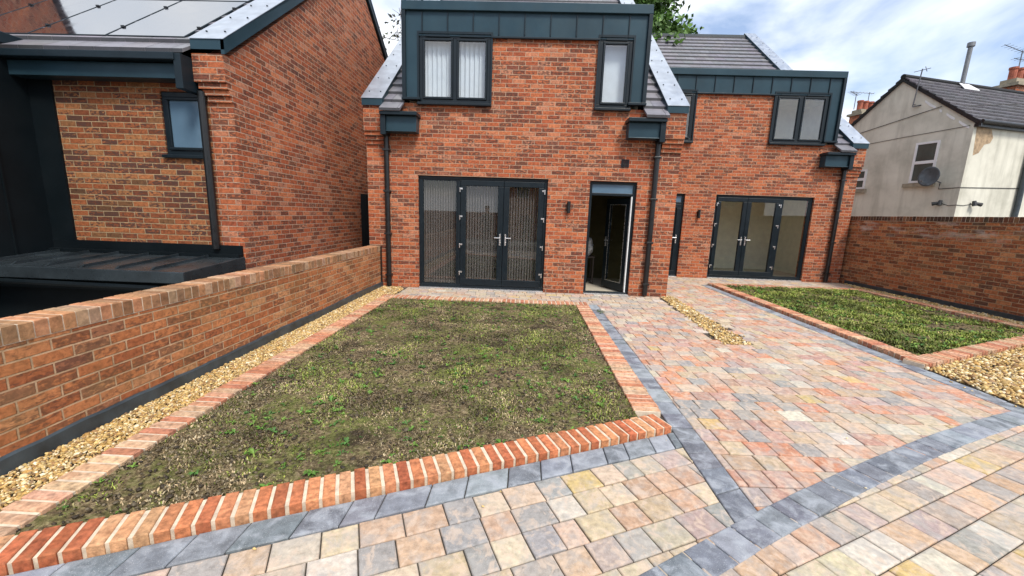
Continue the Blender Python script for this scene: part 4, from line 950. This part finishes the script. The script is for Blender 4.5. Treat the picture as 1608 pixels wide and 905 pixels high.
# ------------------------------------------------------------------ rendered neighbour
def neighbour():
    a = R(15); P0 = Vector((14.15, 14.14, 0)); G = Vector((-math.sin(a), math.cos(a), 0)); Rr = Vector((math.cos(a), math.sin(a), 0)); Zv = Vector((0, 0, 1))
    t = thing('rendered_house', 'old grey rendered house with satellite dish and tiled roof behind the tall right wall', 'house', tuple(P0))
    P = lambda g_, r_, z: tuple(P0+G*g_+Rr*r_+Zv*z)
    def obox(mb, g0, g1, r0, r1, z0, z1, c=None):
        mb.add([P(g0, r0, z0), P(g1, r0, z0), P(g1, r1, z0), P(g0, r1, z0), P(g0, r0, z1), P(g1, r0, z1), P(g1, r1, z1), P(g0, r1, z1)],
               [(0, 3, 2, 1), (4, 5, 6, 7), (0, 1, 5, 4), (1, 2, 6, 5), (2, 3, 7, 6), (3, 0, 4, 7)], c)
    LN = 9.0; GW = 4.62
    w_ = MB(); w_.prism([P(0, 0, -.05), P(0, 0, 4.92), P(GW/2, 0, 6.78), P(GW, 0, 4.92), P(GW, 0, -.05)], Rr*LN); w_.build('wall', M['render'], t)
    r = MB(); sl = (6.86-4.98)/(GW/2); g0 = -.16; n = 11; L2 = GW/2-g0; dz = sl*L2/n
    for side in (0, 1):
        for i in range(n):
            ga, gb_ = g0+L2*i/n, g0+L2*(i+1.1)/n; za, zb = 4.86+dz*i, 4.86+dz*(i+1.1)-.04
            if i == n-1: gb_ = GW/2; zb = 4.86+dz*n-.01
            if side: ga, gb_ = GW-ga, GW-gb_
            k = -.06-(0.15*(i % 2)); 
            while k < LN:
                k2 = min(LN+.05, k+.30); kk = max(-.06, k)
                c = jit((.075, .07, .078), .22); h = .05
                r.add([P(ga, kk+.003, za), P(ga, k2-.003, za), P(gb_, k2-.003, zb), P(gb_, kk+.003, zb), P(ga, kk+.003, za+h), P(ga, k2-.003, za+h), P(gb_, k2-.003, zb+h*.5), P(gb_, kk+.003, zb+h*.5)],
                      [(0, 3, 2, 1), (4, 5, 6, 7), (0, 1, 5, 4), (1, 2, 6, 5), (2, 3, 7, 6), (3, 0, 4, 7)], c); k += .30
    rf = r.build('roof', M['tile_n'], t, recalc=False)
    q = MB(); q.tube([P(GW/2, -.07, 6.88), P(GW/2, LN, 6.88)], .09, 10); q.build('ridge', M['tile_n'], rf)
    q = MB(); q.prism([P(-.2, -.07, 4.70), P(-.2, -.07, 4.84), P(GW/2, -.07, 6.84), P(GW+.2, -.07, 4.84), P(GW+.2, -.07, 4.70), P(GW/2, -.07, 6.72)], Rr*.05); q.build('bargeboard', M['black_plastic'], t)
    q = MB(); q.tube([P(-.2, -.05, 4.86), P(-.2, LN, 4.86)], .06, 10); q.build('gutter', M['black_plastic'], t)
    q = MB(); obox(q, -.12, -.003, -.02, LN, 4.72, 4.80); q.build('fascia', M['black_plastic'], t)
    # patches of old white paint below the verge
    q = MB()
    for (ga, gb_) in ((.12, .42), (.55, .8), (.95, 1.02), (1.15, 1.5)):
        za, zb = 4.66+ga*sl, 4.66+gb_*sl
        q.prism([P(ga, -.012, za), P(gb_, -.012, zb), P(gb_, -.012, zb-.06), P((ga+gb_)/2, -.012, (za+zb)/2-.09), P(ga, -.012, za-.07)], Rr*.013)
    q.split('verge_mortar', M['upvc'], t)
    # bare patch, algae streak
    q = MB(); pts = [(-.004, .12, 4.74), (-.004, .80, 4.70), (-.004, .95, 4.45), (-.004, .86, 4.28), (-.004, .62, 4.22), (-.004, .45, 3.95), (-.004, .22, 3.86), (-.004, .18, 4.2)]
    q.prism([P(x, y_, z) for x, y_, z in pts], G*.006); q.build('bare_patch', M['render_pink'], t)
    # windows
    for (g1, g2, z0, z1) in ((.80, 1.50, 3.07, 4.45), (3.0, 3.6, 2.95, 3.7)):
        f = MB(); k = .07
        obox(f, g1, g2, -.03, .02, z0, z0+k); obox(f, g1, g2, -.03, .02, z1-k, z1); obox(f, g1, g1+k, -.03, .02, z0+k, z1-k); obox(f, g2-k, g2, -.03, .02, z0+k, z1-k)
        zm = (z0+z1)/2; obox(f, g1+k, g2-k, -.035, .02, zm-.05, zm+.05); wo = f.build('window', M['upvc'], t)
        f = MB(); obox(f, g1+k*.8, g2-k*.8, -.012, -.004, z0+k*.8, z1-k*.8); f.build('pane', M['glass_n'], wo)
        f = MB(); obox(f, g1-.1, g2+.14, -.09, .0, z0-.15, z0-.02); f.build('sill', M['stone'], wo)
    # dish
    bm = bmesh.new(); nseg = 20; rings = []; dv = Vector((-.93, -.35, .12)).normalized(); ux = dv.cross(Zv).normalized(); uz = ux.cross(dv); c0 = Vector(P(.62, -.42, 3.20))
    for k in range(6):
        rr = .33*k/5; rings.append([bm.verts.new(c0+ux*math.cos(6.2832*j/nseg)*rr*.9+uz*math.sin(6.2832*j/nseg)*rr+dv*(rr*rr*.9)) for j in range(nseg)] if k else [bm.verts.new(c0)])
    for j in range(nseg): bm.faces.new((rings[0][0], rings[1][j], rings[1][(j+1) % nseg]))
    for k in range(1, 5):
        for j in range(nseg): bm.faces.new((rings[k][j], rings[k+1][j], rings[k+1][(j+1) % nseg], rings[k][(j+1) % nseg]))
    me = bpy.data.meshes.new('satellite_dish')
    for v in bm.verts: v.co -= P0
    bm.to_mesh(me); bm.free(); me.materials.append(M['dish']); me.polygons.foreach_set('use_smooth', [True]*len(me.polygons))
    do = bpy.data.objects.new('satellite_dish', me); col.objects.link(do); do.parent = t; so = do.modifiers.new('s', 'SOLIDIFY'); so.thickness = .012
    q = MB(); q.tube([c0-dv*.02, c0-dv*.2-Zv*.05, Vector(P(.55, 0, 3.02))], .018, 8); q.tube([c0-Zv*.3, c0+dv*.4-Zv*.22], .01, 6); q.tube([c0+dv*.38-Zv*.22, c0+dv*.48-Zv*.20], .03, 8); q.build('dish_arm', M['antenna'], do)
    # lamps with wire
    for (g1, r1) in ((.40, -.0), (-.0, .62)):
        c1 = Vector(P(g1, r1, 2.33)); nn = -Rr if r1 == 0 else -G
        q = MB(); q.tube([c1, c1+nn*.10], .02, 8); q.tube([c1+nn*.08+Zv*.10, c1+nn*.12-Zv*.06], .05, 10, r2=.065); q.tube([c1+nn*.1+Zv*.02+(G if r1 == 0 else Rr)*.02, c1+nn*.2-Zv*.02+(G if r1 == 0 else Rr)*.16], .05, 10, r2=.065); q.build('security_lamp', M['black_plastic'], t)
    q = MB()
    q.tube([P(.40, -.01, 2.33), P(.2, -.012, 2.26), P(-.012, -.012, 2.28), P(-.012, .3, 2.27), P(-.012, .62, 2.33)], .009, 6)
    q.tube([P(.57, -.012, 3.0), P(.57, -.012, 2.82), P(-.012, -.012, 2.84), P(-.014, 3.2, 2.95)], .012, 6)
    q.tube([P(4.4, -.02, 5.0), P(1.0, -.03, 5.55), P(-.22, 1.6, 5.5), P(.9, 4.5, 6.05)], .011, 6)
    q.tube([P(4.2, -.014, 4.62), P(2.0, -.014, 4.72), P(.1, -.014, 4.78)], .008, 6)
    q.build('cable', M['cable'], t)
    # leaning pipe at the right
    q = MB(); q.tube([P(-.09, 2.62, -.05), P(-.09, 2.70, 2.3), P(-.09, 2.66, 4.84)], .075, 12); q.build('soil_pipe', M['membrane'], t)
    # aerial bracket on the gable
    q = MB(); q.tube([P(1.78, -.12, 5.72), P(1.70, -.12, 6.95)], .018, 6); q.tube([P(1.78, -.12, 5.8), P(1.78, 0, 5.8)], .012, 6); q.tube([P(1.45, -.12, 6.90), P(1.95, -.12, 6.92)], .010, 6); q.tube([P(1.78, -.12, 5.72), P(1.60, 0, 5.75)], .02, 6); q.tube([P(1.55, -.12, 6.82), P(1.62, -.12, 7.0)], .010, 6)
    q.build('aerial_mast', M['antenna'], t)
    # flue
    q = MB(); q.tube([P(GW/2-.05, 2.8, 6.7), P(GW/2-.05, 2.83, 8.20)], .070, 14); fo_ = q.build('flue_pipe', M['galv'], t)
    q = MB(); q.tube([P(GW/2-.05, 2.83, 8.20), P(GW/2-.05, 2.83, 8.34)], .115, 14); q.build('flue_cap', M['galv'], fo_)
    q = MB(); q.prism([P(GW/2-.36, 2.45, 6.62), P(GW/2-.36, 3.25, 6.62), P(GW/2-.06, 3.1, 6.90), P(GW/2-.06, 2.6, 6.90)], Zv*.03); q.build('flue_flashing', M['upvc'], fo_)
    return t, P
M['glass_n'] = simple('dark window glass', (.05, .075, .07), .08, 0, .9, var=.3, vs=2)
neighbour()
def yagi(mb, c, d, L_=1.1, n=7):
    d = Vector(d).normalized(); c = Vector(c); s = d.cross(Vector((0, 0, 1))).normalized()
    mb.tube([c-d*L_*.2, c+d*L_*.8], .012, 6)
    for i in range(n): p = c-d*L_*.15+d*(L_*.9*i/(n-1)); mb.tube([p-s*.16, p+s*.16], .006, 4)
def back_house(label, cx, cy, ang, zr, zs, npots, aer, ln=8):
    a = R(ang); E = Vector((math.cos(a), math.sin(a), 0)); N = Vector((-math.sin(a), math.cos(a), 0)); C_ = Vector((cx, cy, 0))
    P = lambda u, v, z: tuple(C_+E*u+N*v+Vector((0, 0, z)))
    t = thing('terraced_house', label, 'house', (cx, cy, 0))
    q = MB(); q.prism([P(-1, -3, -.05), P(-1, -3, zr-2.2), P(-1, 0, zr-.1), P(-1, 3, zr-2.2), P(-1, 3, -.05)], E*ln); q.build('wall', M['brick_far'], t)
    q = MB()
    for sgn in (-1, 1): q.prism([P(-1.1, sgn*3.2, zr-2.3), P(-1.1, 0, zr), P(-1.1, 0, zr-.12), P(-1.1, sgn*3.2, zr-2.42)], E*(ln+.2))
    q.build('roof', M['tile_n'], t)
    ch = MB(); ch.prism([P(-.45, -.3, zr-1), P(.65, -.3, zr-1), P(.65, .3, zr-1), P(-.45, .3, zr-1)], (0, 0, zs-zr+1-.3)); co = ch.build('chimney', M['brick_far'], t)
    ch = MB(); ch.prism([P(-.55, -.4, zs-.3), P(.75, -.4, zs-.3), P(.75, .4, zs-.3), P(-.55, .4, zs-.3)], (0, 0, .12)); ch.prism([P(-.42, -.25, zs-.18), P(.62, -.25, zs-.18), P(.62, .25, zs-.18), P(-.42, .25, zs-.18)], (0, 0, .18)); ch.build('chimney_crown', M['stone'], co)
    for i in range(npots):
        u = -.25+i*.36; q = MB(); c = Vector(P(u, 0, zs-.02)); q.tube([c, c+Vector((0, 0, .12)), c+Vector((0, 0, .42)), c+Vector((0, 0, .50))], .125, 12); q.tube([c+Vector((0, 0, .42)), c+Vector((0, 0, .50))], .15, 12); q.build('chimney_pot', M['pot'], co)
    q = MB()
    for (u, h, dr) in aer:
        c = Vector(P(u, 0, zs)); q.tube([c, c+Vector((0, 0, h))], .018, 6); yagi(q, c+Vector((0, 0, h-.05)), dr)
    if aer: q.build('aerial', M['antenna'], co)
back_house('distant house whose chimney pots show over the ridge of the grey rendered house', 20.0, 18.75, 15, 6.7, 7.62, 3, [(.0, 1.15, (-1, -.1, .25)), (.75, .85, (-1, -.1, .1))], 7)
back_house('distant terraced house with a chimney peeping out between the two right hand houses', 18.0, 24.0, 15, 6.6, 7.65, 3, [(.25, .95, (-1, .2, .1)), (-.62, .8, (-.4, -.3, 0))], 8)

# ------------------------------------------------------------------ trees
def tree(label, x, y, h, crown, nleaf, leafs, cols, seed, trunk_r=.22, dens=1.0, limbs=()):
    r = random.Random(seed); t = thing('tree', label, 'tree', (x, y, 0)); b = MB(); tips = []
    top = Vector((x, y, h*.5)); b.tube([(x, y, -.05), (x+.1, y, h*.25), top], trunk_r, 10, r2=trunk_r*.6)
    def grow(p, d, l, rad, lvl):
        q = p+d*l*.5+Vector((r.uniform(-.1, .1), r.uniform(-.1, .1), r.uniform(-.05, .15)))*l; e = p+d*l
        b.tube([p, q, e], rad, 6 if lvl < 2 else 4, r2=rad*.5)
        if lvl >= 3: tips.append(e); tips.append(q); return
        for k in range(4 if lvl < 2 else 3):
            nd = (d+Vector((r.uniform(-1, 1), r.uniform(-1, 1), r.uniform(-.5, .7)))*.85).normalized(); grow(e if k % 2 else q.lerp(e, .6), nd, l*r.uniform(.55, .8), rad*.5, lvl+1)
    for k in range(6):
        a = k*1.05+r.uniform(-.3, .3); grow(top+Vector((0, 0, -r.uniform(0, h*.12))), Vector((math.cos(a)*crown[0], math.sin(a)*crown[0], crown[1]*r.uniform(.4, 1.2))).normalized(), crown[2]*r.uniform(.8, 1.1), trunk_r*.5, 0)
    for e in limbs:
        e = Vector(e); m_ = top.lerp(e, .55)+Vector((0, 0, .5)); b.tube([top, m_, e], .05, 6, r2=.012)
        for k in range(7):
            e2 = e+Vector((r.gauss(0, .45), r.gauss(0, .45), r.gauss(0, .38))); b.tube([e.lerp(m_, .2), e2], .012, 4, r2=.005); tips.append(e2)
    b.build('trunk', M['bark'], t, recalc=False)
    rr = np.random.default_rng(seed); T = np.array([tuple(p) for p in tips]); n = nleaf
    cl = rr.integers(0, len(T), n); keepc = rr.uniform(0, 1, len(T)) < dens; cl = cl[keepc[cl]]; n = len(cl)
    P = T[cl]+rr.normal(0, .30, (n, 3))*np.array([1.2, 1.2, .8]); s = rr.uniform(leafs*.6, leafs*1.3, n)[:, None]
    d1 = rr.normal(0, 1, (n, 3)); d1 /= np.linalg.norm(d1, axis=1)[:, None]; d2 = np.cross(d1, rr.normal(0, 1, (n, 3))); d2 /= np.linalg.norm(d2, axis=1)[:, None]; d2 *= .55
    V = np.concatenate([P-d1*s, P+d2*s, P+d1*s, P-d2*s]); i = np.arange(n); F = np.stack([i, i+n, i+2*n, i+3*n], 1)
    cc = np.array(cols); tone = rr.uniform(.65, 1.35, (len(T), 1)); C = cc[rr.integers(0, len(cc), n)]*tone[cl]*rr.uniform(.75, 1.25, (n, 1))
    V = V-np.array([x, y, 0]); o = np_mesh('crown', V, F, C, M['leaf'], parent=t)
    return t
tree('leafy green tree rising behind the right end of the central house roof', 3.0, 22.5, 13.8, (1.0, .42, 2.7), 60000, .13, [(.06, .13, .02), (.09, .18, .03), (.05, .10, .02), (.12, .22, .05)], 4, .25, limbs=[(4.9, 21.6, 11.6), (5.6, 21.6, 11.9), (4.7, 21.5, 10.6), (5.2, 21.4, 10.1), (5.9, 21.4, 10.2), (6.6, 21.2, 9.95), (4.5, 21.8, 12.2), (6.1, 21.6, 12.3), (5.1, 21.5, 11.0), (4.6, 21.5, 9.9)])
tree('thin sparse tree behind the left verge of the central house', -6.3, 23.5, 14.5, (1.0, .35, 2.9), 5200, .10, [(.05, .05, .03), (.07, .08, .04)], 9, .2, .55, limbs=[(-7.0, 23, 11.8), (-6.6, 23, 11.1), (-7.2, 23, 10.6), (-6.2, 23, 12.2)])

# ------------------------------------------------------------------ what stands across the yard behind the camera (seen mirrored in the glass)
t = thing('boundary_wall', 'long brick wall across the yard mirrored in the french doors', 'wall', (3, -9, 0))
q = MB(); q.box(-14, 16, -9.3, -9.05, -.05, 1.55); q.build('brickwork', M['brick_far'], t)
t = thing('rear_terrace', 'plain brick terrace beyond the yard mirrored in the french doors', 'house', (-3, -22, 0))
q = MB(); wall_holes(q, -2.5, 23.5, -.05, 5.2, -20, -20.3, [(-.9+i*3.4, .2+i*3.4, 2.9, 4.2) for i in range(7)]); q.build('wall', M['brick_far'], t, recalc=False)
q = MB(); q.prism([(-2.7, -19.8, 5.15), (-2.7, -23.5, 7.8), (-2.7, -27.2, 5.15)], (26.4, 0, 0)); q.build('roof', M['tile_n'], t)
for i in range(7):
    q = MB(); x0 = -.9+i*3.4; q.box(x0, x0+1.1, -20.12, -20.08, 2.9, 4.2); wo = q.build('window', M['glass_n'], t)
    q = MB(); bars(q, x0, x0+1.1, 2.9, 4.2, -20.07, -20.02, .07, .07, .07, .07); q.build('frame', M['upvc'], wo)
t = thing('green_container', 'green steel container beyond the yard mirrored in the right hand glass', 'container', (8.5, -12, 0))
q = MB(); q.box(6.5, 11.5, -14, -11.6, 0, 2.6); q.build('body', M['green_sheet'], t, bevel=.03)
q = MB()
for i in range(16): q.box(6.6+i*.31, 6.72+i*.31, -11.6, -11.56, .1, 2.5)
q.build('ribs', M['green_sheet'], t)

# ------------------------------------------------------------------ the two people mirrored in the french doors (they stand beside and behind the camera)
def person(label, x, y, rz, arms, trousers):
    t = thing('person', label, 'person', (x, y, 0))
    V = [(0, 0, .96), (0, .01, 1.12), (0, .0, 1.32), (0, 0, 1.44), (0, -.01, 1.52), (0, .02, 1.62), (0, .02, 1.74)]; E = [(i, i+1) for i in range(6)]
    Rd = [.15, .14, .16, .09, .055, .085, .075]
    for sx in (-1, 1):
        n = len(V); V += [(sx*.10, 0, .90), (sx*.11, .02, .50), (sx*.12, -.02, .09), (sx*.13, .13, .045)]; Rd += [.10, .062, .045, .035]; E += [(0, n), (n, n+1), (n+1, n+2), (n+2, n+3)]
        n = len(V); ar = arms[0 if sx < 0 else 1]; V += [(sx*.18, 0, 1.40), *[(sx*a, b_, c) for a, b_, c in ar]]; Rd += [.062, .045, .035, .033]; E += [(3, n), (n, n+1), (n+1, n+2), (n+2, n+3)]
        h0 = V[-1]
        for k in range(5):
            n2 = len(V); o = (k-2)*.018; V += [(h0[0]+o, h0[1]+.035, h0[2]-.03+(.03 if k == 0 else 0)), (h0[0]+o*1.2, h0[1]+.05, h0[2]-.075+(.04 if k in (0, 4) else 0))]; Rd += [.010, .008]; E += [(n+3, n2), (n2, n2+1)]
    me = bpy.data.meshes.new('p'); me.from_pydata(V, E, []); o = bpy.data.objects.new('p', me); col.objects.link(o)
    m = o.modifiers.new('s', 'SKIN'); o.modifiers.new('u', 'SUBSURF').levels = 2
    for i, r_ in enumerate(Rd): me.skin_vertices[0].data[i].radius = (r_, r_*.8)
    me.skin_vertices[0].data[0].use_root = True
    dg = bpy.context.evaluated_depsgraph_get(); mm = bpy.data.meshes.new_from_object(o.evaluated_get(dg)); bpy.data.objects.remove(o)
    for k in ('coat', 'skin'): mm.materials.append(M[k])
    mm.materials.append(trousers)
    for p in mm.polygons:
        c = p.center; p.use_smooth = True
        p.material_index = 1 if (c.z > 1.50 or (c.y > .22 and c.z > .3) or (abs(c.x) > .16 and .6 < c.z < .84)) else (2 if c.z < .92 else 0)
    b_ = bpy.data.objects.new('body', mm); col.objects.link(b_); b_.parent = t; b_.rotation_euler.z = rz
    bm = bmesh.new(); bmesh.ops.create_icosphere(bm, subdivisions=3, radius=.098)
    for v in list(bm.verts):
        v.co = Vector((v.co.x*.93, v.co.y*1.05-.01, v.co.z*.95+1.70))
    bmesh.ops.delete(bm, geom=[v for v in bm.verts if v.co.z < 1.70 and v.co.y > -.02], context='VERTS')
    me = bpy.data.meshes.new('hair'); bm.to_mesh(me); bm.free(); me.materials.append(M['hair']); h_ = bpy.data.objects.new('hair', me); col.objects.link(h_); h_.parent = t
    f = MB(); f.tube([(x, y+.10, 1.655), (x, y+.125, 1.63)], .014, 6, r2=.018); f.build('nose', M['skin'], t)
    return t
person('person in a dark coat standing beside the photographer, mirrored in the left door leaf', -1.55, -.35, 0, [[(.24, .0, 1.14), (.25, .06, .90), (.25, .08, .82)]]*2, M['coat'])
person('person holding up a phone, mirrored in the right door leaf', .03, -.62, 0, [[(.27, .08, 1.18), (.15, .26, 1.36), (.09, .34, 1.44)]]*2, M['coat'])
